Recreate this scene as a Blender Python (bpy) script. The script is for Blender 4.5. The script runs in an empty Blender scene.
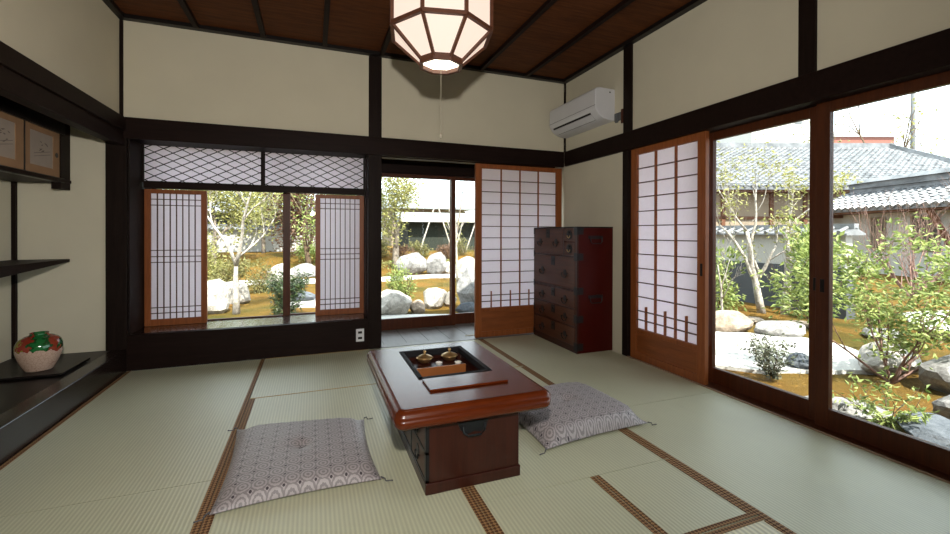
import bpy, math, random
from mathutils import Vector, Matrix, noise, Euler
PI = math.pi
sc = bpy.context.scene
COL = sc.collection

# ------------------------------------------------------------------ materials
def L(c):
    return tuple((x/255/12.92 if x/255 <= .04045 else ((x/255+.055)/1.055)**2.4) for x in c)

class NT:
    def __init__(s, name):
        s.m = bpy.data.materials.new(name); s.m.use_nodes = True
        s.t = s.m.node_tree; s.n = s.t.nodes; s.l = s.t.links
        s.b = s.n['Principled BSDF']; s.out = s.n['Material Output']
    def new(s, typ, **kw):
        n = s.n.new(typ)
        for k, v in kw.items(): setattr(n, k, v)
        return n
    def put(s, sock, v):
        if hasattr(v, 'is_output') or isinstance(v, bpy.types.NodeSocket): s.l.new(v, sock)
        else: sock.default_value = v
    def math(s, op, a, b=0.0, c=None):
        n = s.new('ShaderNodeMath', operation=op)
        s.put(n.inputs[0], a); s.put(n.inputs[1], b)
        if c is not None: s.put(n.inputs[2], c)
        return n.outputs[0]
    def obj(s):
        return s.new('ShaderNodeTexCoord').outputs['Object']
    def sep(s, v):
        n = s.new('ShaderNodeSeparateXYZ'); s.l.new(v, n.inputs[0]); return n.outputs
    def mapping(s, v, scale=(1,1,1), rot=(0,0,0), loc=(0,0,0)):
        n = s.new('ShaderNodeMapping'); s.l.new(v, n.inputs[0])
        n.inputs['Scale'].default_value = scale; n.inputs['Rotation'].default_value = rot; n.inputs['Location'].default_value = loc
        return n.outputs[0]
    def noise(s, v, scale, detail=3, rough=.5):
        n = s.new('ShaderNodeTexNoise'); s.l.new(v, n.inputs['Vector'])
        n.inputs['Scale'].default_value = scale; n.inputs['Detail'].default_value = detail; n.inputs['Roughness'].default_value = rough
        return n.outputs['Fac']
    def ramp(s, f, stops, interp='LINEAR'):
        n = s.new('ShaderNodeValToRGB'); s.put(n.inputs[0], f); r = n.color_ramp; r.interpolation = interp
        while len(r.elements) < len(stops): r.elements.new(.5)
        for e, (p, c) in zip(r.elements, stops):
            e.position = p; e.color = tuple(c)+(1,) if len(c) == 3 else c
        return n.outputs[0]
    def mix(s, f, a, b):
        n = s.new('ShaderNodeMix', data_type='RGBA')
        s.put(n.inputs[0], f)
        for i, v in ((6, a), (7, b)):
            if isinstance(v, tuple) and len(v) == 3: v = v+(1,)
            s.put(n.inputs[i], v)
        return n.outputs[2]
    def bump(s, h, strength=.3, dist=.005):
        n = s.new('ShaderNodeBump'); s.l.new(h, n.inputs['Height'])
        n.inputs['Strength'].default_value = strength; n.inputs['Distance'].default_value = dist
        s.l.new(n.outputs[0], s.b.inputs['Normal'])
    def base(s, c, rough=.5, spec=.5, metal=0.0, coat=0.0):
        if isinstance(c, tuple) and len(c) == 3: c = c+(1,)
        s.put(s.b.inputs['Base Color'], c)
        s.put(s.b.inputs['Roughness'], rough); s.b.inputs['Specular IOR Level'].default_value = spec
        s.b.inputs['Metallic'].default_value = metal; s.b.inputs['Coat Weight'].default_value = coat
        s.b.inputs['Coat Roughness'].default_value = .08
        return s.m

def plain(name, c, rough=.5, spec=.5, metal=0.0, coat=0.0, var=.12, scale=8, bump=0.0):
    n = NT(name); o = n.obj(); f = n.noise(o, scale, 4)
    a = tuple(x*(1-var) for x in c); b = tuple(min(1, x*(1+var)) for x in c)
    col = n.ramp(f, [(.3, a), (.7, b)])
    m = n.base(col, rough, spec, metal, coat)
    if bump: n.bump(f, bump, .004)
    return m

def wood(name, c1, c2, rough=.4, spec=.5, grain=(3, 3, 40), coat=0.0, axis='X'):
    n = NT(name); o = n.obj()
    sc_ = {'X': (1.2, 14, 14), 'Y': (14, 1.2, 14), 'Z': (14, 14, 1.2)}[axis]
    v = n.mapping(o, sc_)
    f = n.noise(v, 3.0, 6, .6)
    g = n.noise(v, 14.0, 3, .6)
    h = n.math('ADD', n.math('MULTIPLY', f, .7), n.math('MULTIPLY', g, .3))
    col = n.ramp(h, [(.32, c1), (.66, c2)])
    m = n.base(col, rough, spec, 0, coat)
    n.bump(h, .15, .002)
    return m

M = {}
M['wall'] = plain('clay_plaster', (.555, .515, .40), .95, .1, var=.03, scale=3, bump=.05)
M['dark'] = wood('dark_stained_timber', (.008, .004, .003), (.015, .0075, .006), .5, .08, axis='X')
M['darkz'] = wood('dark_stained_post', (.008, .0045, .0035), (.015, .009, .007), .5, .08, axis='Z')
M['amber'] = wood('amber_cedar', (.17, .046, .011), (.29, .088, .024), .45, .3, axis='Z')
M['amberx'] = wood('amber_cedar_rail', (.15, .042, .011), (.26, .078, .021), .45, .3, axis='X')
M['redwood'] = wood('reddish_door_timber', (.042, .010, .003), (.085, .022, .006), .45, .25, axis='Z')
M['ceil'] = wood('ceiling_board', (.045, .014, .0045), (.115, .036, .010), .65, .12, axis='X')
M['black'] = plain('black_lacquer', (.0085, .0065, .006), .36, .22)
M['iron'] = plain('blackened_iron', (.018, .020, .022), .42, .5, metal=.6)
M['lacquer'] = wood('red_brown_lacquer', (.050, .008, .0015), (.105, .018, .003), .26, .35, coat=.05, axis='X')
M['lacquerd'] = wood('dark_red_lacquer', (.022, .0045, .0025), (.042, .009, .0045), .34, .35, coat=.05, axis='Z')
M['tansured'] = plain('deep_red_lacquer_side', (.050, .0035, .002), .4, .15)
M['drawer'] = wood('brown_drawer_front', (.050, .017, .008), (.095, .033, .015), .4, .3, axis='Y')
M['copper'] = plain('copper_sheet', (.26, .085, .02), .45, .5, metal=.2)
M['brass'] = plain('aged_brass', (.55, .36, .16), .3, .5, metal=.9)
M['white'] = plain('white_plastic', (.62, .62, .64), .4, .5, var=.02)
M['offwhite'] = plain('warm_white_ceramic', (.7, .68, .63), .3, .5, var=.03)
M['plank'] = wood('grey_corridor_plank', (.12, .105, .10), (.18, .16, .15), .4, .3, axis='Y')
M['cord'] = plain('pale_cord', (.30, .27, .21), .8)
M['thread'] = plain('grey_thread', (.10, .10, .11), .8)
M['gold'] = plain('straw_edge', (.45, .30, .11), .8)
M['bamboo'] = plain('pale_edge_strip', (.30, .20, .13), .6)

def paper(name, c, trans):
    n = NT(name); n.n.remove(n.b)
    o = n.obj(); f = n.noise(o, 60, 4)
    col = n.ramp(f, [(.3, tuple(x*.97 for x in c)), (.7, c)])
    d = n.new('ShaderNodeBsdfDiffuse'); t = n.new('ShaderNodeBsdfTranslucent'); x = n.new('ShaderNodeMixShader')
    n.l.new(col, d.inputs[0]); n.l.new(col, t.inputs[0]); x.inputs[0].default_value = trans
    n.l.new(d.outputs[0], x.inputs[1]); n.l.new(t.outputs[0], x.inputs[2]); n.l.new(x.outputs[0], n.out.inputs[0])
    return n.m
M['paper'] = paper('shoji_paper', (.92, .88, .93), .55)

def glass():
    n = NT('clear_pane'); n.n.remove(n.b)
    t = n.new('ShaderNodeBsdfTransparent'); g = n.new('ShaderNodeBsdfGlossy'); g.inputs['Roughness'].default_value = .01
    t.inputs[0].default_value = (.96, .98, .97, 1)
    f = n.new('ShaderNodeFresnel'); f.inputs[0].default_value = 1.3
    x = n.new('ShaderNodeMixShader'); n.l.new(f.outputs[0], x.inputs[0]); n.l.new(t.outputs[0], x.inputs[1]); n.l.new(g.outputs[0], x.inputs[2])
    n.l.new(x.outputs[0], n.out.inputs[0]); return n.m
M['glass'] = glass()

def lampglass():
    n = NT('lit_milk_glass'); n.base((.26, .23, .21), .5, .2)
    n.b.inputs['Emission Color'].default_value = (1.0, .78, .64, 1); n.b.inputs['Emission Strength'].default_value = .88
    return n.m
M['lit'] = lampglass()
def bulb():
    n = NT('lit_tube'); n.base((.9, .9, .85), .4)
    n.b.inputs['Emission Color'].default_value = (1.0, .9, .72, 1); n.b.inputs['Emission Strength'].default_value = 4
    return n.m
M['bulb'] = bulb()

def tatami(name, c, period=.0155, depth=.13):
    n = NT(name); o = n.obj(); x, y, z = n.sep(o)
    s1 = n.math('SINE', n.math('MULTIPLY', x, 2*PI/period))
    s2 = n.math('SINE', n.math('MULTIPLY', y, 2*PI/.006))
    big = n.noise(n.mapping(o, (1.3, 1.3, 1)), 2.2, 3)
    st = n.noise(n.mapping(o, (260, 5, 1)), 1.0, 2)
    a = n.math('MULTIPLY_ADD', s1, depth, 1.0)
    a = n.math('ADD', a, n.math('MULTIPLY', n.math('SUBTRACT', st, .5), .16))
    a = n.math('ADD', a, n.math('MULTIPLY', n.math('SUBTRACT', big, .5), .14))
    hsv = n.new('ShaderNodeHueSaturation'); hsv.inputs['Color'].default_value = c+(1,); n.l.new(a, hsv.inputs['Value'])
    n.base(hsv.outputs[0], .44, .6)
    n.bump(n.math('ADD', s1, n.math('MULTIPLY', s2, .3)), .35, .0009)
    return n.m
M['tatami'] = tatami('rush_matting', (.49, .49, .345), depth=.11)
M['tatamiy'] = tatami('yellowed_rush_matting', (.60, .56, .39), period=.021, depth=.2)

def heri():
    n = NT('brocade_edging'); o = n.obj()
    v = n.mapping(o, (1, 1, 1), rot=(0, 0, PI/4))
    ch = n.new('ShaderNodeTexChecker'); n.l.new(v, ch.inputs[0]); ch.inputs['Scale'].default_value = 95
    ch.inputs[1].default_value = (.085, .035, .014, 1); ch.inputs[2].default_value = (.30, .17, .075, 1)
    n.base(ch.outputs[0], .7, .2); return n.m
M['heri'] = heri()

def fabric():
    n = NT('patterned_cushion_cloth'); o = n.obj(); x, y, z = n.sep(o)
    p = .058
    def cell(ox, oy):
        fx = n.math('SUBTRACT', n.math('FRACT', n.math('ADD', n.math('DIVIDE', x, p), ox)), .5)
        fy = n.math('SUBTRACT', n.math('FRACT', n.math('ADD', n.math('DIVIDE', y, p), oy)), .5)
        return n.math('SQRT', n.math('ADD', n.math('MULTIPLY', fx, fx), n.math('MULTIPLY', fy, fy))), fx, fy
    d, fx, fy = cell(10, 10)
    d2, _, _ = cell(10.5, 10.5)
    r1 = n.math('SINE', n.math('MULTIPLY', d, 27))
    ang = n.math('SINE', n.math('MULTIPLY', n.math('ARCTAN2', fy, fx), 12))
    dot = n.math('LESS_THAN', d2, .09)
    mask = n.math('MULTIPLY', n.math('GREATER_THAN', n.math('ADD', r1, n.math('MULTIPLY', ang, .35)), .15), .65)
    fine = n.noise(o, 420, 2)
    k = n.math('ADD', mask, n.math('MULTIPLY', n.math('SUBTRACT', fine, .5), .5))
    col = n.ramp(k, [(0, (.37, .335, .34)), (1, (.13, .115, .125))])
    col = n.mix(dot, col, (.05, .042, .05))
    n.base(col, .5, .3); n.b.inputs['Sheen Weight'].default_value = .08
    n.bump(fine, .25, .001); return n.m
M['fabric'] = fabric()

def vase_mat():
    n = NT('glazed_vase'); o = n.obj(); x, y, z = n.sep(o)
    zz = n.math('ADD', z, n.math('MULTIPLY', n.math('SUBTRACT', n.noise(o, 16, 3), .5), .09))
    up = n.math('GREATER_THAN', zz, .128)
    side = n.math('ADD', n.math('MULTIPLY', x, .907), n.math('MULTIPLY', y, .42))
    side = n.math('ADD', side, n.math('MULTIPLY', n.math('SUBTRACT', n.noise(o, 24, 3, .6), .5), .13))
    t_ = n.math('MULTIPLY_ADD', side, 4.0, .5)
    topc = n.ramp(t_, [(0, (.20, .18, .02)), (.17, (.24, .03, .015)), (.36, (.012, .06, .015)), (.42, (.014, .13, .032)), (.62, (.010, .06, .015)), (.68, (.24, .04, .02)), (.86, (.012, .07, .02))], 'CONSTANT')
    v = n.new('ShaderNodeTexVoronoi', feature='DISTANCE_TO_EDGE'); n.l.new(o, v.inputs[0]); v.inputs['Scale'].default_value = 60
    crack = n.math('LESS_THAN', v.outputs['Distance'], .03)
    low = n.mix(crack, (.50, .36, .28), (.34, .21, .16))
    n.base(n.mix(up, low, topc), .12, .5); return n.m
M['vase'] = vase_mat()

# outdoor materials
def moss():
    n = NT('moss'); o = n.obj(); f = n.noise(o, .9, 4); g = n.ramp(n.math('MULTIPLY_ADD', n.noise(o, 14, 6, .8), .6, n.math('MULTIPLY', n.noise(o, 70, 3, .8), .4)), [(.40, (0, 0, 0)), (.62, (1, 1, 1))])
    a = n.ramp(f, [(.35, (.095, .08, .016)), (.5, (.21, .12, .024)), (.65, (.25, .125, .028))])
    col = n.mix(n.math('MULTIPLY', g, .55), a, (.04, .036, .007))
    n.base(col, .95, .1); n.bump(g, .9, .03); return n.m
M['moss'] = moss()
M['gravel'] = plain('white_gravel', (.40, .385, .36), .9, .2, var=.25, scale=90, bump=.6)
def rockm(name, c1, c2, s=6):
    n = NT(name); o = n.obj(); f = n.noise(o, s, 8, .65); g = n.noise(o, s*5, 4, .7)
    h = n.math('ADD', n.math('MULTIPLY', f, .6), n.math('MULTIPLY', g, .4))
    n.base(n.ramp(h, [(.34, c1), (.6, c2)]), .9, .2); n.bump(h, .6, .03); return n.m
M['rockw'] = rockm('pale_granite', (.12, .11, .095), (.42, .385, .345))
M['rockg'] = rockm('grey_stone', (.065, .062, .06), (.27, .26, .25))
M['rockb'] = rockm('beige_stone', (.12, .09, .065), (.34, .27, .21))
M['rockbl'] = rockm('blue_grey_stone', (.04, .048, .058), (.11, .12, .135))
M['bark'] = rockm('pale_bark', (.06, .045, .035), (.24, .20, .16), 18)
M['barkw'] = rockm('whitish_bark', (.14, .115, .09), (.46, .42, .37), 18)
M['barkr'] = rockm('pinkish_twig_bark', (.12, .065, .05), (.26, .16, .13), 18)
M['barkd'] = rockm('brown_bark', (.04, .025, .015), (.12, .08, .05), 18)
def leafm(name, c1, c2, tr=.35, rough=.5):
    n = NT(name); o = n.obj(); f = n.noise(o, 9, 2)
    col = n.ramp(f, [(.35, c1), (.65, c2)])
    n.base(col, rough, .4)
    t = n.new('ShaderNodeBsdfTranslucent'); n.l.new(col, t.inputs[0])
    x = n.new('ShaderNodeMixShader'); x.inputs[0].default_value = tr
    n.l.new(n.b.outputs[0], x.inputs[1]); n.l.new(t.outputs[0], x.inputs[2]); n.l.new(x.outputs[0], n.out.inputs[0]); return n.m
M['lf_bright'] = leafm('fresh_green_leaf', (.09, .14, .025), (.36, .41, .13))
M['lf_yellow'] = leafm('yellow_green_leaf', (.15, .155, .04), (.38, .36, .13))
M['lf_dark'] = leafm('dark_green_leaf', (.010, .024, .007), (.05, .075, .02), .12, .45)
M['lf_grey'] = leafm('grey_green_leaf', (.04, .05, .03), (.13, .14, .09), .15)
M['lf_olive'] = leafm('olive_leaf', (.09, .09, .028), (.26, .235, .085))
M['lf_rust'] = leafm('rust_leaf', (.11, .055, .03), (.22, .13, .08))
def tile():
    n = NT('smoked_clay_tile'); o = n.obj(); f = n.noise(o, 3, 4)
    n.base(n.ramp(f, [(.3, (.065, .067, .07)), (.7, (.19, .193, .2))]), .35, .6); return n.m
M['tile'] = tile()
M['plasterw'] = plain('white_plaster', (.36, .35, .325), .9, .1, var=.03, scale=2)
M['plasterg'] = plain('grey_plaster', (.065, .068, .072), .9, .1, var=.08, scale=4)
M['plasterb'] = plain('beige_plaster', (.24, .19, .14), .9, .1, var=.05, scale=2)
M['zinc'] = plain('pale_metal_roof', (.22, .24, .24), .5, .5, var=.05)
M['shedw'] = plain('dark_green_grey_boards', (.022, .026, .02), .8, .2)
M['brick'] = plain('reddish_cladding', (.2, .085, .065), .9, .1)
M['concrete'] = plain('pale_concrete', (.12, .125, .13), .8, .2)
M['brace'] = plain('orange_brown_timber', (.10, .035, .012), .6)
M['windark'] = plain('dark_glazing', (.05, .045, .04), .3)

# ------------------------------------------------------------------ object helpers
def tag(o, label=None, cat=None, group=None, kind=None):
    if label: o['label'] = label
    if cat: o['category'] = cat
    if group: o['group'] = group
    if kind: o['kind'] = kind
    return o
def empty(name, loc=(0, 0, 0), rz=0, label=None, cat=None, group=None, kind=None):
    o = bpy.data.objects.new(name, None); o.empty_display_size = .1; COL.objects.link(o)
    o.location = loc; o.rotation_euler = (0, 0, rz)
    return tag(o, label, cat, group, kind)

class MB:
    def __init__(s): s.v = []; s.f = []; s.smooth = False
    def box(s, x0, x1, y0, y1, z0, z1):
        b = len(s.v)
        s.v += [(x, y, z) for z in (z0, z1) for y in (y0, y1) for x in (x0, x1)]
        s.f += [tuple(b+i for i in q) for q in ((0,2,3,1), (4,5,7,6), (0,1,5,4), (2,6,7,3), (0,4,6,2), (1,3,7,5))]
        return s
    def quad(s, *p):
        b = len(s.v); s.v += [tuple(q) for q in p]; s.f.append(tuple(range(b, b+len(p)))); return s
    def bar(s, a, b, w, h=None, up=(0, 0, 1)):
        a = Vector(a); b = Vector(b); h = h or w
        d = (b-a).normalized(); u = Vector(up)
        if abs(d.dot(u)) > .97: u = Vector((1, 0, 0))
        r = d.cross(u).normalized(); u = r.cross(d).normalized()
        k = len(s.v)
        for p in (a, b):
            for (i, j) in ((-1,-1), (1,-1), (1,1), (-1,1)): s.v.append(tuple(p+r*i*w/2+u*j*h/2))
        s.f += [tuple(k+i for i in q) for q in ((0,1,2,3), (7,6,5,4), (0,4,5,1), (1,5,6,2), (2,6,7,3), (3,7,4,0))]
        return s
    def tube(s, pts, rads, n=6):
        pts = [Vector(p) for p in pts]
        if not isinstance(rads, (list, tuple)): rads = [rads]*len(pts)
        k = len(s.v); ref = Vector((.31, .17, .93)).normalized()
        for i, p in enumerate(pts):
            d = (pts[min(i+1, len(pts)-1)]-pts[max(i-1, 0)]).normalized()
            if abs(d.dot(ref)) > .95: rr = Vector((1, 0, 0))
            else: rr = ref
            r = d.cross(rr).normalized(); u = r.cross(d)
            for j in range(n):
                a = 2*PI*j/n; s.v.append(tuple(p+(r*math.cos(a)+u*math.sin(a))*rads[i]))
        for i in range(len(pts)-1):
            for j in range(n):
                s.f.append((k+i*n+j, k+i*n+(j+1) % n, k+(i+1)*n+(j+1) % n, k+(i+1)*n+j))
        s.f.append(tuple(k+j for j in reversed(range(n)))); s.f.append(tuple(k+(len(pts)-1)*n+j for j in range(n)))
        return s
    def lathe(s, prof, n=24, c=(0, 0, 0)):
        k = len(s.v)
        for (r, z) in prof:
            for j in range(n):
                a = 2*PI*j/n; s.v.append((c[0]+r*math.cos(a), c[1]+r*math.sin(a), c[2]+z))
        for i in range(len(prof)-1):
            for j in range(n): s.f.append((k+i*n+j, k+i*n+(j+1) % n, k+(i+1)*n+(j+1) % n, k+(i+1)*n+j))
        s.f.append(tuple(k+j for j in reversed(range(n)))); s.f.append(tuple(k+(len(prof)-1)*n+j for j in range(n)))
        return s
    def prism(s, poly, axis, a, b):
        k = len(s.v); n = len(poly)
        for t in (a, b):
            for (p, q) in poly: s.v.append({'X': (t, p, q), 'Y': (p, t, q), 'Z': (p, q, t)}[axis])
        s.f.append(tuple(k+i for i in range(n))); s.f.append(tuple(k+n+i for i in reversed(range(n))))
        for i in range(n): s.f.append((k+i, k+n+i, k+n+(i+1) % n, k+(i+1) % n))
        return s
    def ring(s, c, R, r, normal='X', n=14, m=6, a0=0, a1=2*PI, squash=1):
        pts = []
        full = abs(a1-a0-2*PI) < 1e-6
        for i in range(n+1):
            a = a0+(a1-a0)*i/n; p, q = R*math.cos(a), R*squash*math.sin(a)
            pts.append({'X': (c[0], c[1]+p, c[2]+q), 'Y': (c[0]+p, c[1], c[2]+q), 'Z': (c[0]+p, c[1]+q, c[2])}[normal])
        return s.tube(pts, r, m)
    def build(s, name, mat, parent=None, smooth=None, bevel=0, origin=None, recalc=True):
        me = bpy.data.meshes.new(name)
        vs = s.v
        if origin is not None and parent is None:
            vs = [(x-origin[0], y-origin[1], z-origin[2]) for x, y, z in vs]
        me.from_pydata(vs, [], s.f)
        if recalc:
            import bmesh
            bm = bmesh.new(); bm.from_mesh(me); bmesh.ops.recalc_face_normals(bm, faces=bm.faces); bm.to_mesh(me); bm.free()
        me.materials.append(mat)
        if smooth if smooth is not None else s.smooth:
            me.polygons.foreach_set('use_smooth', [True]*len(me.polygons))
        o = bpy.data.objects.new(name, me); COL.objects.link(o)
        if origin is not None and parent is None: o.location = origin
        if parent is not None: o.parent = parent
        if bevel:
            b = o.modifiers.new('bevel', 'BEVEL'); b.width = bevel; b.segments = 2; b.limit_method = 'ANGLE'
            w = o.modifiers.new('wn', 'WEIGHTED_NORMAL')
            me.polygons.foreach_set('use_smooth', [True]*len(me.polygons))
        return o

def struct(name, mb, mat, label, bevel=0, cat=None):
    o = mb.build(name, mat, bevel=bevel); o['kind'] = 'structure'; o['label'] = label; o['category'] = cat or name.split('_')[0]
    return o

# ------------------------------------------------------------------ room numbers (metres)
D = 3.843; XR = 2.448; XL = -1.278; ZC = 2.571; NT_, NB = 1.862, 1.706; YS = -1.35
BX = -1.92      # back of the alcove
# floor and ceiling
struct('floor', MB().box(BX-.1, XR+.02, YS, D+.12, -.12, -.032), M['darkz'], 'timber subfloor beneath the straw mats')
cz = MB().box(BX-.1, XR+.1, YS-.1, D+.14, 2.60, 2.64)
struct('ceiling', cz, M['ceil'], 'dark red-brown board ceiling')
tr = MB()
for x in (-.83, -.37, .09, .56, 1.02, 1.5, 1.98): tr.box(x-.018, x+.018, YS, D-.05, 2.568, 2.60)
struct('trim_1', tr, M['dark'], 'thin dark ceiling battens running to the window wall', cat='batten')
tr = MB()
tr.box(XL-.05, XR+.02, D-.05, D+.03, ZC-.0, 2.60); tr.box(XR-.05, XR+.03, YS, D-.05, ZC, 2.60); tr.box(XL-.05, XL+.002, YS, D-.05, ZC, 2.60)
struct('trim_2', tr, M['black'], 'black cornice around the ceiling edge', cat='cornice')

# walls
W = MB()                                    # back wall above the long beam, two bays
W.box(XL-.06, XR+.02, D+.004, D+.10, NB+.05, 2.60)
W.box(BX-.1, XL, D+.02, D+.10, -.05, 2.0)                      # end wall of the alcove
W.box(1.42, XR+.02, 4.02, 4.04, -.02, 0.0)
struct('wall_back', W, M['wall'], 'beige clay wall above the windows and at the end of the alcove')
W = MB()
W.box(XR+.004, XR+.10, YS, D+.02, NB+.05, 2.60); W.box(XR+.004, XR+.10, 2.93, D+.02, -.05, NB+.05)
struct('wall_right', W, M['wall'], 'beige clay wall above the garden doors and beside the chest')
W = MB()
W.box(XL-.10, XL-.043, YS, D+.02, 1.80, 2.60)
struct('wall_left', W, M['wall'], 'beige clay wall over the alcove beam')
W = MB(); W.box(BX-.08, BX, YS, D+.02, -.05, 1.95)
struct('wall_alcove', W, M['wall'], 'beige clay wall at the back of the shelf alcove', cat='wall')
struct('wall_front', MB().box(BX-.1, XR+.1, YS-.08, YS, -.05, 2.6), M['wall'], 'beige clay wall behind the viewer')
struct('ceiling_alcove', MB().box(BX-.05, XL-.101, YS, D+.02, 1.88, 1.92), M['dark'], 'dark board lid of the shelf alcove', cat='ceiling')

# posts and beams
def post(i, x0, x1, y0, y1, z0, z1, label, m='darkz'):
    return struct('trim_%d' % i, MB().box(x0, x1, y0, y1, z0, z1), M[m], label, bevel=.003, cat='post')
post(3, .455, .568, D, D+.13, 0, 2.60, 'dark square post between the low window and the doorway')
struct('trim_4', MB().box(-1.405, XL, D, D+.13, 0, 1.75).box(XL, XL+.010, D+.02, 4.33, .0, 1.76), M['darkz'], 'dark alcove corner post left of the low window', bevel=.003, cat='post')
post(5, XL-.044, XL-.020, D-.003, D+.02, 1.85, 2.60, 'slim dark strip in the left wall corner above the beam')
post(6, XR-.012, XR+.02, D-.014, D+.02, NT_, 2.60, 'slim dark strip in the wall corner beside the air conditioner')
struct('trim_7', MB().box(XR-.012, XR+.10, 2.835, 2.935, NT_-.02, 2.60).box(XR-.012, XR+.10, 2.874, 2.940, 0, NB+.02), M['darkz'], 'dark post between the chest wall and the paper doors', bevel=.003, cat='post')
post(8, XR-.012, XR+.10, 1.461, 1.546, NT_-.02, 2.60, 'dark strut above the middle of the garden doors')
struct('trim_9', MB().box(XL-.02, XR-.02, D-.022, D+.02, NB, NT_).box(XL, .455, D+.02, 4.2, NB+.01, NB+.05).box(.568, XR-.1, D+.02, D+.12, NB-.008, NB+.05), M['dark'], 'long dark beam across the window wall', bevel=.004, cat='beam')
struct('trim_10', MB().box(XR-.022, XR+.06, YS, D-.022, NB+.005, NT_).box(XR+.06, XR+.17, YS, 2.874, NB+.012, NT_), M['dark'], 'long dark beam over the garden doors', bevel=.004, cat='beam')
struct('trim_11', MB().box(XL-.085, XL-.012, YS, D, 1.655, 1.758).box(XL-.10, XL+.0, YS, D, 1.76, 1.858), M['dark'], 'deep dark beam across the alcove front', bevel=.004, cat='beam')
# alcove platform
struct('trim_12', MB().box(XL-.10, XL, YS, D, -.02, .163), M.setdefault('polish', wood('polished_dark_board', (.010, .005, .004), (.018, .010, .008), .25, .5, axis='Y')), 'dark front board of the raised alcove platform', bevel=.006, cat='platform')
struct('floor_alcove', MB().box(BX, XL-.10, YS, D+.02, -.05, .160), M['black'], 'dark polished alcove platform', cat='platform')
struct('trim_13', MB().box(BX, BX+.022, D-.004, D+.02, .16, 1.37), M['darkz'], 'thin dark strip in the inner corner of the alcove', cat='post')

# low window bay: kick board, sill, reveals
struct('trim_14', MB().box(XL+.0, .455, D-.003, D+.05, 0, .262), M['dark'], 'dark kick board under the low window', bevel=.003, cat='kick board')
struct('sill', MB().box(XL+.0, .455, D+.05, 4.34, .20, .2625), M.setdefault('sillm', wood('polished_sill', (.016, .010, .008), (.03, .02, .017), .2, .8, coat=.5, axis='X')), 'glossy dark sill board of the low window', bevel=.002, cat='sill')
struct('trim_15', MB().box(-.4085, -.3995, 4.095, 4.125, 1.415, 1.75).box(XL+.028, .455, 4.08, 4.15, 1.372, 1.418).box(.448, .455, D+.13, 4.33, .262, 1.76), M['dark'], 'dark rail between the diamond lattice and the small paper windows', cat='rail')

# ------------------------------------------------------------------ windows and doors
def cup_handle(parent, x, y, z, h=.07, w=.02):
    m = MB().box(x-w/2, x+w/2, y-.003, y+.004, z-h/2, z+h/2)
    o = m.build('finger_pull', M['black'], parent, bevel=.002); o['label'] = 'black recessed finger pull'; return o

def shoji(name, label, loc, rz, w, h, stile, top, bottom_z, cols, rows_full, short_rows, bar=.010, th=.03, koshi=True, small_posts=True, wm=None):
    """door plane = local xz, face towards -y, origin at bottom-left corner"""
    r = empty(name, loc, rz, label, 'sliding door', None, 'structure')
    f = MB()
    f.box(0, stile, -th/2, th/2, 0, h); f.box(w-stile, w, -th/2, th/2, 0, h)
    f.box(stile, w-stile, -th/2, th/2, h-top, h)
    f.box(stile, w-stile, -th/2, th/2, 0, .055); f.box(stile, w-stile, -th/2, th/2, bottom_z-.035, bottom_z)
    f.build('frame', wm or M['amber'], r, bevel=.0025)
    p = MB().box(stile, w-stile, -th/2+.010, th/2-.006, .055, bottom_z-.035)
    p.build('lower_panel', M['amberx'], r)
    x0, x1, z0, z1 = stile, w-stile, bottom_z, h-top
    hs = short_rows
    rowh = (z1-z0-sum(hs))/rows_full
    mv = MB(); mh = MB()
    for i in range(1, cols):
        x = x0+(x1-x0)*i/cols; mv.box(x-bar/2, x+bar/2, -th/2+.003, th/2-.010, z0, z1)
    zs = []; z = z0
    for q in hs: z += q; zs.append(z)
    zpost = z
    for i in range(1, rows_full): zs.append(z+rowh*i)
    for z in zs: mh.box(x0, x1, -th/2+.005, th/2-.011, z-.0035, z+.0035)
    if small_posts:
        for i in range(cols):
            x = x0+(x1-x0)*(i+.5)/cols; mv.box(x-bar*.45, x+bar*.45, -th/2+.003, th/2-.010, z0, zpost+rowh*.36)
    mv.build('muntin', M['amber'] if wm is None else wm, r)
    mh.build('muntin', M['drawer'], r)
    MB().box(x0, x1, th/2-.011, th/2-.009, z0, z1).build('paper', M['paper'], r)
    return r
# back wall paper door
shoji('door_1', 'amber-framed paper sliding door right of the back doorway, behind the chest', (1.468, D+.042, 0.006), 0, 2.430-1.468, 1.690, .066, .045, .285, 4, 11, [.062, .058])
# right wall paper door (faces -X)
d2 = shoji('door_2', 'amber-framed paper sliding door on the garden side wall', (XR+.032, 2.868, 0.0), -PI/2, .722, 1.712, .066, .052, .252, 3, 11, [.07, .072], th=.034)
cup_handle(d2, .722-.03, -.017, .775, .085, .018)

def glass_door(name, label, loc, rz, w, h, stile, top, bot, pull=None, wm=None):
    r = empty(name, loc, rz, label, 'glass door', None, 'structure')
    f = MB(); th = .034
    f.box(0, stile, -th/2, th/2, 0, h); f.box(w-stile, w, -th/2, th/2, 0, h)
    f.box(stile, w-stile, -th/2, th/2, h-top, h); f.box(stile, w-stile, -th/2, th/2, 0, bot)
    f.build('frame', wm or M['redwood'], r, bevel=.0025)
    MB().box(stile, w-stile, -.002, .002, bot, h-top).build('pane', M['glass'], r)
    if pull is not None: cup_handle(r, pull, -th/2, .75, .07, .02)
    return r
gd = [('door_3', 'reddish-framed glass door beside the paper door', XR+.135, 2.242, .742, .065, True),
      ('door_4', 'reddish-framed glass door at the near end of the garden front', XR+.095, 1.508, .94, .065, False),
      ('door_5', 'glass door continuing the garden front out of view', XR+.095, .565, .93, .065, False),
      ('door_6', 'glass door nearest the viewer on the garden front', XR+.135, -.36, .95, .065, False)]
for nm, lb, x, y, w, st, pr in gd:
    glass_door(nm, lb, (x, y, -.004), -PI/2, w, 1.72, st, .055, .105, pull=(w-.033 if pr else .033))
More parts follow.
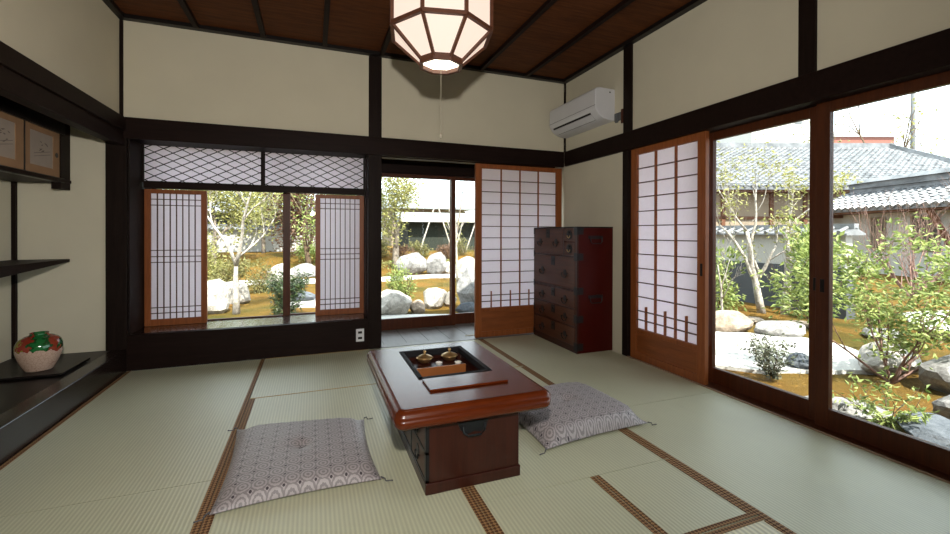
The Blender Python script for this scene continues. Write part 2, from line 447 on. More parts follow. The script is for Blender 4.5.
struct('trim_16', MB().box(XR+.0, XR+.18, YS, 2.874, -.05, -.002).box(XR-.008, XR+.002, YS, 2.874, -.04, .004), M['redwood'], 'reddish timber threshold under the garden doors', cat='threshold')
struct('trim_17', MB().box(XR-.012, XR-.004, YS, 2.874, -.03, .007), M['bamboo'], 'pale thin strip along the mat edge by the garden doors', cat='strip')

# corridor behind the back doorway
struct('floor_corridor', MB().box(.40, 2.75, D+.10, 4.66, -.06, -.004), M['plank'], 'grey polished plank floor of the back corridor', cat='floor')
sm = MB()
for i in range(1, 10): sm.box(.40+i*.21, .402+i*.21, D+.10, 4.66, -.006, -.0025)
struct('trim_19', sm, M['darkz'], 'dark joints between the corridor planks', cat='joint')
struct('trim_20', MB().box(.568, XR, D+.004, D+.10, -.03, .0025), M['plank'], 'pale timber threshold of the back doorway', cat='threshold')
struct('trim_21', MB().box(.44, 2.8, 4.50, 4.60, 1.645, 1.80).box(.44, 2.8, 4.56, 4.64, 1.80, 2.1), M['dark'], 'dark header board over the corridor glass doors', cat='header')
struct('ceiling_corridor', MB().box(.38, 2.8, D+.10, 4.70, 1.90, 1.93), M['dark'], 'dark board ceiling of the back corridor', cat='ceiling')
struct('wall_corridor', MB().box(.46, .50, D+.13, 4.50, 0, 2.0).box(2.72, 2.78, D+.1, 4.66, -.05, 2.0), M['wall'], 'clay wall at the corridor end', cat='wall')
glass_door('door_7', 'reddish-framed glass door across the corridor, left leaf', (.55, 4.545, -.002), 0, .93, 1.655, .045, .045, .118)
glass_door('door_8', 'reddish-framed glass door across the corridor, right leaf', (1.435, 4.59, -.002), 0, .93, 1.66, .045, .045, .118)

# low window: diamond lattice, two small paper panels, glass behind
def lattice(name, label, x0, x1, z0, z1, y):
    r = empty(name, (x0, y, z0), 0, label, 'lattice window', None, 'structure')
    w, h = x1-x0, z1-z0; f = MB()
    f.box(0, .012, -.012, .012, 0, h); f.box(w-.012, w, -.012, .012, 0, h); f.box(.012, w-.012, -.012, .012, 0, .012); f.box(.012, w-.012, -.012, .012, h-.012, h)
    f.build('frame', M['darkz'], r)
    g = MB(); dw, dh = .126, .0635; k = dh/dw
    def seg(c, s, yy):
        # z = s*k*x + c
        pts = []
        xa, xb = 0, w
        za, zb = s*k*xa+c, s*k*xb+c
        t = []
        for zl in (0, h):
            xx = (zl-c)/(s*k)
            t.append(xx)
        lo, hi = max(0, min(t)), min(w, max(t))
        if hi-lo > .004: g.bar((lo, yy, s*k*lo+c), (hi, yy, s*k*hi+c), .0062, .0055, up=(0, -1, 0))
    c = -dh*int(w/dw+2)
    while c < h+dh*int(w/dw+2):
        seg(c+.012, 1, -.004); seg(c+.03, -1, .002); c += dh
    g.build('lattice', M['darkz'], r)
    MB().box(.012, w-.012, .009, .0105, .012, h-.012).build('paper', M['paper'], r)
LY = 4.11
lattice('window_1', 'dark diamond lattice window above the low window, left half', -1.266, -.408, 1.418, 1.745, LY)
lattice('window_2', 'dark diamond lattice window above the low window, right half', -.400, .45, 1.418, 1.745, LY)

def small_shoji(name, label, x0, x1, y):
    z0, z1 = .264, 1.370; w, h = x1-x0, z1-z0
    r = empty(name, (x0, y, z0), 0, label, 'paper window', None, 'structure')
    st, tp, bt = .042, .034, .052; f = MB(); th = .028
    f.box(0, st, -th/2, th/2, 0, h); f.box(w-st, w, -th/2, th/2, 0, h); f.box(st, w-st, -th/2, th/2, 0, bt); f.box(st, w-st, -th/2, th/2, h-tp, h)
    f.build('frame', M['amber'], r, bevel=.002)
    zz0, zz1 = bt, h-tp; H = zz1-zz0
    g = MB()
    for i in range(1, 8):
        x = st+(w-2*st)*i/8; g.box(x-.0035, x+.0035, -.009, .003, zz0, zz1)
    g.build('muntin', M['drawer'], r)
    g = MB()
    for t in (.046, .093, .452, .502, .548, .908, .953):
        z = zz1-H*t; g.box(st, w-st, -.011, .001, z-.003, z+.003)
    g.build('muntin', M['drawer'], r)
    MB().box(st, w-st, .004, .0055, zz0, zz1).build('paper', M['paper'], r)
small_shoji('window_3', 'amber-framed small paper panel at the left of the low window', -1.266, -.832, 4.165)
small_shoji('window_4', 'amber-framed small paper panel at the right of the low window', .020, .452, 4.165)
def gl_window(name, label, x0, x1, y, s0, s1):
    r = empty(name, (x0, y, .264), 0, label, 'glass window', None, 'structure'); w, h = x1-x0, 1.53
    f = MB(); f.box(0, s0, -.014, .014, 0, h); f.box(w-s1, w, -.014, .014, 0, h); f.box(s0, w-s1, -.014, .014, 0, .008); f.box(s0, w-s1, -.014, .014, h-.014, h)
    f.build('frame', M['redwood'], r); MB().box(s0, w-s1, -.002, .002, .008, h-.014).build('pane', M['glass'], r)
gl_window('window_5', 'wide glass pane of the low window, left', -1.245, -.195, 4.27, .03, .060)
gl_window('window_6', 'glass pane of the low window, right', -.235, .43, 4.305, .03, .03)
struct('wall_window_head', MB().box(-1.40, .50, 4.335, 4.40, 1.80, 2.6).box(-1.40, -1.25, 4.30, 4.40, -.1, 1.4).box(-1.3, .46, 4.335, 4.40, -.3, .25), M['wall'], 'outer clay wall around the low window', cat='wall')

# ------------------------------------------------------------------ tatami mats
def mat(label, boxes, borders, m='tatami', edges=()):
    x0 = min(b[0] for b in boxes); y0 = min(b[2] for b in boxes)
    r = empty('tatami_mat', (0, 0, -.032), 0, label, 'floor mat', 'straw mats covering the floor')
    g = MB()
    for a in boxes: g.box(a[0]+.0015, a[1]-.0015, a[2]+.0015, a[3]-.0015, 0.0005, .032)
    g.build('mat_body', M[m], r)
    for b in borders: 
        o = MB().box(b[0]+.001, b[1]-.001, b[2]+.001, b[3]-.001, .0322, .0338).build('cloth_border', M['heri'], r)
        o['label'] = 'brown patterned cloth border'
    for b in edges: MB().box(*b, .032, .0335).build('straw_edge', M['gold'], r)
    return r
hw = .029
mat('left straw mat along the alcove, nearer the window', [(XL+.004, -.362, 2.03, D-.004)], [(XL+.004, XL+hw, 2.03, D-.01), (-.362-hw, -.362, 2.03, D-.01)])
mat('left straw mat along the alcove, running out of the picture', [(XL+.004, -.362, .2, 2.03)], [(XL+.004, XL+hw, .2, 2.03), (-.362-hw, -.362, .2, 2.03)])
mat('straw mat lying crosswise before the low window and doorway', [(-.362, 1.51, 2.94, D-.004)], [(1.51-hw, 1.51, 2.95, D-.01)], edges=[(-.36, .455, D-.012, D-.004), (-.36, 1.48, 2.94, 2.948)])
mat('straw mat under the left floor cushion', [(-.362, .58, .2, 2.94)], [(-.362, -.362+hw+.003, .2, 2.935), (.58-hw, .58, .2, 2.935)])
mat('straw mat under the right floor cushion and table edge', [(.58, 1.51, 1.505, 2.94), (.58, 1.105, .2, 1.5035)], [(.58, .58+hw, .2, 2.935), (1.51-hw, 1.51, 1.507, 2.935), (1.105-.022, 1.105, .2, 1.503)])
mat('small square straw mat inset between brown borders, lower right', [(1.105, 1.51, 1.085, 1.505)], [(1.107, 1.105+.024, 1.085, 1.503), (1.51-hw, 1.51, 1.109, 1.503), (1.131, 1.51, 1.087, 1.108)])
mat('yellower coarse mat just below the small square mat', [(1.105, 1.51, .2, 1.085)], [(1.131, 1.51, 1.060, 1.083), (1.107, 1.129, .2, 1.083), (1.51-hw*.4, 1.51, .2, 1.058)], m='tatamiy')
mat('right straw mat from the chest to beside the paper door', [(1.51, XR-.012, 2.04, D-.004)], [(1.51, 1.51+hw-.006, 2.04, D-.01)])
mat('right straw mat running along the glass doors', [(1.51, XR-.012, .2, 2.04)], [(1.51, 1.51+hw, .2, 2.04)])

# ------------------------------------------------------------------ low table with hearth
def rrect(x0, x1, y0, y1, r, k=5):
    p = []
    for (cx, cy, a0) in ((x1-r, y1-r, 0), (x0+r, y1-r, PI/2), (x0+r, y0+r, PI), (x1-r, y0+r, 1.5*PI)):
        for i in range(k+1):
            a = a0+PI/2*i/k; p.append((cx+r*math.cos(a), cy+r*math.sin(a)))
    return p
def slab(x0, x1, y0, y1, z0, z1, cr, er, hole):
    m = MB(); loops = []
    hx0, hx1, hy0, hy1 = hole
    loops.append([(x, y, z0) for x, y in rrect(hx0, hx1, hy0, hy1, .002)])
    loops.append([(x, y, z0) for x, y in rrect(x0+er, x1-er, y0+er, y1-er, cr-er*.5)])
    for i in range(0, 9):
        a = -PI/2+PI*i/8
        ins = er*(1-math.cos(a)); zz = (z0+er)+(z1-z0-2*er)*(0 if a < 0 else 1)+er*math.sin(a) if True else 0
        loops.append([(x, y, zz) for x, y in rrect(x0+ins, x1-ins, y0+ins, y1-ins, max(.004, cr-ins*.5))])
        if i == 4: loops.append([(x, y, z1-er) for x, y in rrect(x0, x1, y0, y1, cr)])
    loops.append([(x, y, z1) for x, y in rrect(hx0, hx1, hy0, hy1, .002)])
    loops.append([(x, y, z0) for x, y in rrect(hx0, hx1, hy0, hy1, .002)])
    n = len(loops[0])
    for l in loops: m.v += l
    for i in range(len(loops)-1):
        for j in range(n): m.f.append((i*n+j, i*n+(j+1) % n, (i+1)*n+(j+1) % n, (i+1)*n+j))
    return m
tx0, tx1, ty0, ty1 = .412, .812, 1.622, 2.43
tb = empty('low_table', (.612, 2.03, 0), 0, 'glossy red-brown low table with a sunken hearth, between the two floor cushions', 'table')
def loc(m, c=(.612, 2.03, 0)):
    m.v = [(x-c[0], y-c[1], z-c[2]) for x, y, z in m.v]; return m
HZ = .36
hole = (.446, .806, 1.892, 2.366)
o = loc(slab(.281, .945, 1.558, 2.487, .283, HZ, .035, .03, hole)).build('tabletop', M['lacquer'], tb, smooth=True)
for p_ in o.data.polygons:
    if abs(p_.normal.z) > .995: p_.use_smooth = False
o = loc(MB().box(hole[0], hole[0]+.022, hole[2], hole[3], HZ-.03, HZ+.004).box(hole[1]-.022, hole[1], hole[2], hole[3], HZ-.03, HZ+.004)
        .box(hole[0], hole[1], hole[2], hole[2]+.022, HZ-.03, HZ+.004).box(hole[0], hole[1], hole[3]-.022, hole[3], HZ-.03, HZ+.004)).build('hearth_rim', M.setdefault('matte', plain('matte_black_rim', (.010, .009, .010), .7, .15)), tb, bevel=.002)
o['label'] = 'black lacquer rim of the hearth opening'
o = loc(MB().box(hole[0], hole[0]+.004, hole[2], hole[3], .246, HZ-.03).box(hole[1]-.004, hole[1], hole[2], hole[3], .246, HZ-.03).box(hole[0], hole[1], hole[2], hole[2]+.004, .246, HZ-.03)
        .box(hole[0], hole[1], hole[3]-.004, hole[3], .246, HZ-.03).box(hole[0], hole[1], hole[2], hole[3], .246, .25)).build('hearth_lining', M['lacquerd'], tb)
# body
b = MB(); e = .022
b.box(tx0+.012, tx1, ty0, ty1, .045, .283)
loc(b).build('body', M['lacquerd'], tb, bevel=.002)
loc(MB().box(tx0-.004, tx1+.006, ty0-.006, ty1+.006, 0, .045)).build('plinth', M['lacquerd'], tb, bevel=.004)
fr = MB()
for y in (ty0+.0, ty0+.26, ty0+.53, ty1-.02): fr.box(tx0-.002, tx0+.012, y, y+.02, .045, .283)
fr.box(tx0-.002, tx0+.012, ty0, ty1, .045, .055); fr.box(tx0-.002, tx0+.012, ty0, ty1, .155, .165); fr.box(tx0-.002, tx0+.012, ty0, ty1, .268, .283)
loc(fr).build('side_frame', M['iron'], tb)
for iy, (ya, yb) in enumerate(((ty0+.02, ty0+.26), (ty0+.28, ty0+.53), (ty0+.55, ty1-.02))):
    for (za, zb) in ((.055, .155), (.165, .268)):
        dr = loc(MB().box(tx0+.0, tx0+.013, ya+.002, yb-.002, za+.001, zb-.001)).build('drawer', M['drawer'], tb, bevel=.002)
        ym, zm = (ya+yb)/2, (za+zb)/2
        pl = loc(MB().tube([(tx0+.001, ym, zm+.01), (tx0-.003, ym, zm+.01)], .024, 14)).build('handle_plate', M['iron'], dr)
        rg = loc(MB().ring((tx0-.007, ym, zm-.004), .024, .0035, 'X', a0=PI, a1=2*PI).tube([(tx0, ym-.024, zm-.004), (tx0-.009, ym-.024, zm-.004)], .004).tube([(tx0, ym+.024, zm-.004), (tx0-.009, ym+.024, zm-.004)], .004)).build('ring_handle', M['iron'], dr, smooth=True)
h = MB().prism([(.540, .262), (.672, .262), (.664, .232), (.640, .214), (.612, .222), (.582, .212), (.552, .232)], 'Y', ty0-.004, ty0+.001)
loc(h).build('handle_plate', M['iron'], tb)
h = MB(); h.tube([(.560, ty0-.01, .25), (.562, ty0-.014, .225), (.58, ty0-.016, .210), (.635, ty0-.016, .210), (.652, ty0-.014, .225), (.654, ty0-.01, .25)], .0045, 6)
loc(h).build('drop_handle', M['iron'], tb, smooth=True)
# loose board on the table
o = MB().box(.455, .812, 1.725, 1.868, HZ+.0005, HZ+.0095).build('hearth_board', M['lacquer'], bevel=.0025, origin=(.63, 1.80, HZ))
tag(o, 'thin red-brown board lying on the table top in front of the hearth', 'board')
# things in the hearth
o = empty('warming_box', (.618, 2.22, .2505), 0, 'low box with an orange copper front set inside the table hearth', 'box')
loc(MB().box(.492, .745, 2.124, 2.33, .2505, .318), (.618, 2.22, .2505)).build('box_body', M['lacquerd'], o, bevel=.002)
loc(MB().box(.488, .749, 2.112, 2.124, .2505, .337), (.618, 2.22, .2505)).build('front_panel', M['copper'], o, bevel=.002)
def lidpot(x, y, label):
    r = empty('brazier_pot', (x, y, .3185), 0, label, 'pot', 'small brass pots in the hearth')
    MB().lathe([(.020, 0), (.034, .010), (.043, .024), (.045, .027)], 20).build('bowl', M['brass'], r, smooth=True)
    MB().lathe([(r_, z_) for r_, z_ in [(.047, .027), (.047, .029), (.040, .034), (.022, .042), (.006, .046), (.004, .052), (.008, .056), (.009, .062), (.005, .067), (.001, .068)]], 20).build('lid', M['brass'], r, smooth=True)
lidpot(.565, 2.262, 'lidded brass pot in the hearth, left of the pair')
lidpot(.705, 2.262, 'lidded brass pot in the hearth, right of the pair')
for x, y, lb in ((.625, 2.19, 'small white cup between the two brass pots'), (.722, 2.165, 'small white cup in front of the right brass pot')):
    o = MB().lathe([(.009, 0), (.014, .004), (.018, .016), (.0185, .018), (.0165, .017), (.012, .006), (.002, .004)], 16).build('sake_cup', M['offwhite'], smooth=True)
    o.location = (x, y, .3185); tag(o, lb, 'cup', 'small cups in the hearth')

# ------------------------------------------------------------------ floor cushions
def cushion(label, corners, thick, seed, dip=.02):
    cx = sum(c[0] for c in corners)/4; cy = sum(c[1] for c in corners)/4
    r = empty('floor_cushion', (cx, cy, .002), 0, label, 'cushion', 'grey patterned floor cushions')
    n = 36; top = {}; m = MB(); rnd = random.Random(seed)
    c = [Vector((x-cx, y-cy)) for x, y in corners]   # near-left, near-right, far-right, far-left
    def pos(u, v):
        p = c[0]*(1-u)*(1-v)+c[1]*u*(1-v)+c[2]*u*v+c[3]*(1-u)*v
        # edges pull in a little between the corners
        s = 1-.055*((1-(2*u-1)**2)*abs(2*v-1)**3+(1-(2*v-1)**2)*abs(2*u-1)**3)
        return p*s
    for side in (1, -1):
        for j in range(n+1):
            for i in range(n+1):
                u, v = i/n, j/n; p = pos(u, v)
                e = (1-abs(2*u-1)**2.6)*(1-abs(2*v-1)**2.6)
                h = thick/2*max(0, e)**.42
                d = math.hypot(u-.5, v-.5)
                if side > 0:
                    h -= dip*math.exp(-(d/.07)**2)
                    h += .003*noise.noise(Vector((u*7+seed, v*7, 0)))*e
                    ed = max(abs(2*u-1), abs(2*v-1))
                    t = (u if abs(2*v-1) > abs(2*u-1) else v)
                    h += .0045*math.sin(t*70+seed)*max(0, ed-.55)*(1-ed)*6
                    z = thick*.42+h*1.05
                    z = z*(.25+.75*min(1, e*6)) + .004
                else: z = thick*.42-h*.9; z = max(.0, z*(.25+.75*min(1, e*6)))
                m.v.append((p.x, p.y, z))
    N = (n+1)**2
    for s in (0, 1):
        for j in range(n):
            for i in range(n):
                a = s*N+j*(n+1)+i; q = (a, a+1, a+n+2, a+n+1); m.f.append(q if s == 0 else q[::-1])
    for i in range(n):
        for (a, b_) in ((i, i+1), (n*(n+1)+i+1, n*(n+1)+i), ((i+1)*(n+1), i*(n+1)), (i*(n+1)+n, (i+1)*(n+1)+n)):
            m.f.append((a+N, b_+N, b_, a))
    m.build('cover', M['fabric'], r, smooth=True)
    t = MB()
    t.lathe([(.001, .0), (.006, .002), (.007, .005), (.001, .008)], 8, (0, 0, thick*.92-dip-.008)); 
    for a in (0.3, 2.2, 4.1): t.tube([(0, 0, thick*.95-dip), (.016*math.cos(a), .016*math.sin(a), thick*.95-dip+.010), (.03*math.cos(a), .03*math.sin(a), thick*.93-dip+.004)], .0015, 4)
    t.build('centre_tuft', M['thread'], r, smooth=True)
    for k, q in enumerate(c):
        d = q.normalized(); p = q
        side = Vector((-d.y, d.x))*(.02 if k % 2 else -.02)
        tt = MB().tube([(p.x, p.y, .018), (p.x+d.x*.02, p.y+d.y*.02, .016), (p.x+d.x*.022+side.x*.2, p.y+d.y*.022+side.y*.2, .004), (p.x+d.x*.034+side.x*.7, p.y+d.y*.034+side.y*.7, .004), (p.x+d.x*.045+side.x, p.y+d.y*.045+side.y, .004)], [.003, .0025, .002, .0025, .003], 5)
        tt.build('tassel', M['thread'], r, smooth=True)
    return r
cushion('grey patterned floor cushion left of the table, crossing a brown mat border', [(-.346, 1.765), (.262, 1.778), (.259, 2.375), (-.363, 2.475)], .062, 3, .022)
cushion('grey patterned floor cushion right of the table, partly under its top', [(1.018, 1.745), (1.662, 1.80), (1.632, 2.375), (1.0, 2.325)], .105, 8, .03)

# ------------------------------------------------------------------ chest of drawers
cx0, cx1, cy0, cy1, ch = 2.087, 2.458, 3.08, 3.836, 1.078
ts = empty('chest_of_drawers', (cx1, (cy0+cy1)/2, 0), 0, 'dark red lacquered chest of drawers with iron fittings against the right wall', 'chest')
TO = (cx1, (cy0+cy1)/2, 0)
def tl(m): return loc(m, TO)
tl(MB().box(cx0+.014, cx1, cy0, cy1, .0, ch-.012)).build('carcass', M['tansured'], ts, bevel=.002)
tl(MB().box(cx0, cx1, cy0-.002, cy1+.002, ch-.012, ch)).build('top_board', M['black'], ts, bevel=.002)
fm = MB(); F0, F1 = cx0-.001, cx0+.016
rows = [(1.066, .826), (.815, .538), (.522, .374), (.366, .222), (.214, .055)]
fm.box(F0, F1, cy0, cy0+.03, 0, ch-.012); fm.box(F0, F1, cy1-.022, cy1, 0, ch-.012); fm.box(F0, F1, cy0+.03, cy1-.022, 0, .055)
for (za, zb), (zc, zd) in zip(rows[:-1], rows[1:]): fm.box(F0, F1, cy0+.03, cy1-.022, zc, zb)
fm.box(F0, F1, cy0+.20, cy0+.22, .826, 1.066)
tl(fm).build('front_frame', M['lacquerd'], ts)
for z in (.055, .29, .53, .82, 1.04):
    tl(MB().box(F0-.003, F0, cy0, cy0+.045, z-.035, z+.035).box(F0-.003, cx0+.06, cy0-.003, cy0, z-.03, z+.03)).build('corner_iron', M['iron'], ts)
    tl(MB().box(F0-.003, F0, cy1-.03, cy1, z-.03, z+.03)).build('corner_iron', M['iron'], ts)
def ring_pull(par, y, z, R=.030):
    a = tl(MB().tube([(F0-.001, y, z+.012), (F0-.005, y, z+.012)], R*.62, 12).tube([(F0, y-R, z+.004), (F0-.014, y-R, z+.004)], .005).tube([(F0, y+R, z+.004), (F0-.014, y+R, z+.004)], .005))
    a.build('handle_plate', M['iron'], par)
    tl(MB().ring((F0-.013, y, z+.004), R, .0045, 'X', a0=PI, a1=2*PI, squash=.95)).build('ring_handle', M['iron'], par, smooth=True)
def drawer(ya, yb, za, zb, pulls, lock=True, R=.030):
    d = tl(MB().box(F0-.002, F1, ya+.003, yb-.003, za+.003, zb-.003)).build('drawer', M['drawer'], ts, bevel=.003)
    for p in pulls: ring_pull(d, ya+(yb-ya)*p, (za+zb)/2-.012, R)
    if lock:
        ym = (ya+yb)/2; h_ = min(.075, (zb-za)*.45)
        tl(MB().box(F0-.006, F0-.001, ym-.030, ym+.030, zb-h_-.012, zb-.006).tube([(F0-.004, ym, zb-h_*.6), (F0-.012, ym, zb-h_*.6)], .010, 10)).build('lock_plate', M['iron'], d)
    return d
drawer(cy0+.22, cy1-.022, .826, 1.066, (.22, .78), R=.041)
for za, zb in ((.826, .944), (.948, 1.066)):
    d = drawer(cy0+.03, cy0+.20, za, zb, (), lock=False)
    ym, zm = cy0+.115, (za+zb)/2
    tl(MB().tube([(F0-.002, ym, zm), (F0-.006, ym, zm)], .042, 12).tube([(F0-.004, ym, zm+.02), (F0-.016, ym, zm+.02)], .012, 10)).build('lock_plate', M['iron'], d)
    tl(MB().ring((F0-.012, ym, zm-.006), .020, .004, 'X', a0=PI, a1=2*PI)).build('ring_handle', M['brass'], d, smooth=True)
for za, zb in rows[1:]: drawer(cy0+.03, cy1-.022, zb, za, (.22, .78), R=.041)
for z in (.985, .475):
    h = MB(); ym = cy0-.004; xm = (cx0+cx1)/2
    h.box(xm-.075, xm+.075, cy0-.003, cy0, z-.012, z+.016)
    h.tube([(xm-.06, ym-.004, z), (xm-.058, ym-.008, z-.035), (xm-.045, ym-.010, z-.05), (xm+.045, ym-.010, z-.05), (xm+.058, ym-.008, z-.035), (xm+.06, ym-.004, z)], .005, 6)
    tl(h).build('carrying_handle', M['iron'], ts)

# ------------------------------------------------------------------ alcove: cabinet, shelf, tray, vase
FX = -1.606
cb = empty('wall_cabinet', (BX, D, 1.375), 0, 'small dark-framed cabinet with painted sliding doors high in the alcove', 'cabinet')
def cl(m): return loc(m, (BX, D, 1.375))
Yn = 1.9
c = MB(); c.box(BX+.002, FX+.01, Yn, D-.002, 1.362, 1.384); c.box(BX+.002, FX+.012, Yn, D-.002, 1.86, 1.878); 
cl(c).build('body', M['dark'], cb, bevel=.002)
c = MB(); c.box(FX-.03, FX+.010, Yn, D-.08, 1.688, 1.86); c.box(FX-.028, FX+.006, Yn, D-.08, 1.358, 1.389)
for y_ in (3.336, 2.971, 2.606): c.box(FX-.02, FX-.003, y_, y_+.016, 1.389, 1.69)  # black bars fill the door gaps to imitate the darkness inside them
cl(c).build('rail', M['black'], cb, bevel=.002)
cl(MB().box(FX-.05, FX+.004, D-.122, D-.002, 1.315, 1.878)).build('end_post', M['darkz'], cb, bevel=.003)
doors = [(3.352, D-.122), (2.985, 3.335), (2.62, 2.97), (2.255, 2.605)]
for k, (ya, yb) in enumerate(doors):
    w = yb-ya; r_ = cl(MB().box(FX-.018, FX-.010, ya, yb, 1.389, 1.686)).build('door', M['bamboo'], cb)
    g = MB(); e = .045; bt = .05
    g.box(FX-.010, FX-.004, ya, ya+e, 1.389, 1.686); g.box(FX-.010, FX-.004, yb-e*1.6, yb, 1.389, 1.686); g.box(FX-.010, FX-.004, ya+e, yb-e*1.6, 1.389, 1.389+bt); g.box(FX-.010, FX-.004, ya+e, yb-e*1.6, 1.686-bt*.7, 1.686)
    cl(g).build('border', M['doorb'] if 'doorb' in M else M.setdefault('doorb', plain('tan_paper_border', (.27, .15, .075), .8)), r_)
    cl(MB().box(FX-.010, FX-.0085, ya+e, yb-e*1.6, 1.439, 1.651)).build('painting', M.get('pict') or M.setdefault('pict', plain('faded_painting_paper', (.31, .25, .205), .9, var=.08)), r_)
    rnd = random.Random(k+4); st = MB(); x = FX-.0080
    cy_, cz_ = (ya+yb)/2, 1.56
    for q in range(9):
        a = rnd.uniform(-.5, .5)+(0 if q % 2 else PI); l = rnd.uniform(.02, .05); oy, oz = rnd.uniform(-.05, .04), rnd.uniform(-.03, .04)
        st.quad((x, cy_+oy, cz_+oz+.002), (x, cy_+oy+l*.5*math.cos(a), cz_+oz+l*.5*math.sin(a)+.005), (x, cy_+oy+l*math.cos(a), cz_+oz+l*math.sin(a)), (x, cy_+oy+l*.5*math.cos(a), cz_+oz+l*.5*math.sin(a)-.004))
    for q in range(2):
        oz = -.05-q*.02
        for i in range(5):
            y1 = cy_-.09+i*.035; st.quad((x, y1, cz_+oz+i*.007), (x, y1+.034, cz_+oz+(i+1)*.007), (x, y1+.034, cz_+oz+(i+1)*.007+.003), (x, y1, cz_+oz+i*.007+.003))
    cl(st).build('brush_strokes', M.get('ink') or M.setdefault('ink', plain('faint_ink', (.13, .10, .08), .9)), r_, recalc=False)
    yp = yb-.036 if k % 2 == 0 else ya+.036
    cl(MB().tube([(FX-.006, yp, 1.535), (FX-.0025, yp, 1.535)], .017, 14)).build('finger_pull', M['black'], r_)
sh = MB(); sh.prism([(D-.001, .812), (D-.001, .831), (1.9, .831), (1.9, .66), (3.0, .760)], 'X', BX+.001, FX)
o = sh.build('wall_shelf', M['dark'], bevel=.001, origin=(BX, D, .82)); tag(o, 'dark tapering wooden shelf across the alcove above the vase', 'shelf')
o = MB().box(-1.80, -1.402, 3.262, 3.612, .1655, .178).box(-1.74, -1.46, 3.30, 3.57, .1605, .1655).build('display_tray', M['black'], bevel=.002, origin=(-1.6, 3.43, .1605))
tag(o, 'black lacquer display board under the round vase', 'tray')
o = MB().lathe([(.060, 0), (.066, .002), (.070, .008), (.086, .040), (.101, .078), (.109, .110), (.112, .138), (.110, .162), (.102, .183), (.088, .199), (.070, .209), (.054, .214), (.046, .218), (.043, .223), (.046, .230), (.042, .231), (.039, .225), (.039, .214), (.02, .2)], 40).build('vase', M['vase'], smooth=True)
o.scale = (.965, .965, .985); o.location = (-1.570, 3.40, .1785); tag(o, 'round glazed vase with green and red top on the alcove board', 'vase')

# ------------------------------------------------------------------ lantern
lx, ly = .65, 2.25
lt = empty('ceiling_lantern', (lx, ly, 2.60), 0, 'octagonal wooden lantern with lit milk-glass panels hanging from the ceiling', 'ceiling lamp')
def octo(R, z, k): a = .18+k*PI/4; return Vector((R*.98*math.cos(a), R*.965*math.sin(a), z-2.60+.016))
levels = [(.118, 1.930), (.285, 2.078), (.285, 2.285), (.17, 2.40)]
f = MB()
for k in range(8):
    for (R, z) in levels: f.bar(octo(R, z, k), octo(R, z, k+1), .020 if R > .12 else .016, .020)
    for (Ra, za), (Rb, zb) in zip(levels[:-1], levels[1:]): f.bar(octo(Ra, za, k), octo(Rb, zb, k), .016, .018)
    f.quad(octo(.126, 1.905, k), octo(.126, 1.905, k+1), octo(.126, 1.935, k+1), octo(.126, 1.935, k))
    f.quad(octo(.106, 1.907, k), octo(.106, 1.907, k+1), octo(.106, 1.935, k+1), octo(.106, 1.935, k))
    f.quad(octo(.126, 1.905, k), octo(.126, 1.905, k+1), octo(.106, 1.907, k+1), octo(.106, 1.907, k))
f.quad(*[octo(.17, 2.405, k) for k in range(8)])
o = f.build('frame', M.get('lwood') or M.setdefault('lwood', wood('lantern_wood', (.05, .016, .008), (.11, .038, .018), .5)), lt, recalc=False)
g = MB()
for k in range(8):
    for (Ra, za), (Rb, zb) in zip(levels[:-1], levels[1:]): g.quad(octo(Ra*.985, za, k), octo(Ra*.985, za, k+1), octo(Rb*.985, zb, k+1), octo(Rb*.985, zb, k))
g.build('glass_panels', M['lit'], lt, recalc=False)
g = MB(); g.quad(*[octo(.108, 1.928, k) for k in range(8)]); g.build('bottom_pane', M['bulb'], lt, recalc=False)
MB().tube([(0, 0, 0), (0, 0, -.20)], .006, 8).build('hanging_cord', M['black'], lt)
MB().lathe([(.001, 0), (.05, -.002), (.05, -.02), (.01, -.035)], 16).build('ceiling_rose', M['black'], lt)
zt = 1.565
MB().tube([(0, 0, 1.925-2.60), (0.001, 0, zt-2.60)], .0016, 6).build('pull_cord', M['cord'], lt)
MB().lathe([(.002, 0), (.006, -.004), (.007, -.022), (.002, -.026)], 10, (0, 0, zt-2.60)).build('cord_knob', M['cord'], lt, smooth=True)

# ------------------------------------------------------------------ air conditioner
AO = (XR+.02, 3.455, 2.02)
ac = empty('air_conditioner', AO, 0, 'white wall-mounted air conditioner high in the right corner', 'air conditioner')
def al(m): return loc(m, AO)
y0, y1 = 3.062, 3.818
prof = [(XR+.02, 2.272), (2.30, 2.276), (2.262, 2.268), (2.250, 2.245), (2.248, 2.11), (2.256, 2.085), (2.285, 2.045), (2.34, 2.012), (2.40, 2.002), (XR+.02, 2.000)]
al(MB().prism(prof, 'Y', y0, y1)).build('casing', M['white'], ac, bevel=.006)
o = al(MB().box(2.2475, 2.25, y0+.002, y1-.002, 2.117, 2.120)).build('front_seam', M['iron'], ac)
def onface(t, off): # point on lower slope
    a, b = Vector((2.256, 2.085)), Vector((2.34, 2.012)); p = a+(b-a)*t; n_ = Vector((-(2.085-2.012), -(2.34-2.256))).normalized(); return p+n_*off
q = MB(); a, b = onface(.08, .0015), onface(.30, .0015)
q.prism([tuple(onface(.10, .002)), tuple(onface(.26, .010)), tuple(onface(.26, -.01)), tuple(onface(.10, -.01))], 'Y', y0+.09, y1-.05)
al(q).build('air_slot', M['black'], ac)
q = MB().prism([tuple(onface(.27, .016)), tuple(onface(.80, .012)), tuple(onface(.80, .007)), tuple(onface(.27, .010))], 'Y', y0+.09, y1-.05)
al(q).build('louver', M['white'], ac, bevel=.001)
al(MB().prism([tuple(onface(.84, .0025)), tuple(onface(.90, .0025)), tuple(onface(.90, -.01)), tuple(onface(.84, -.01))], 'Y', y0+.09, y1-.05)).build('lower_gap', M['black'], ac)
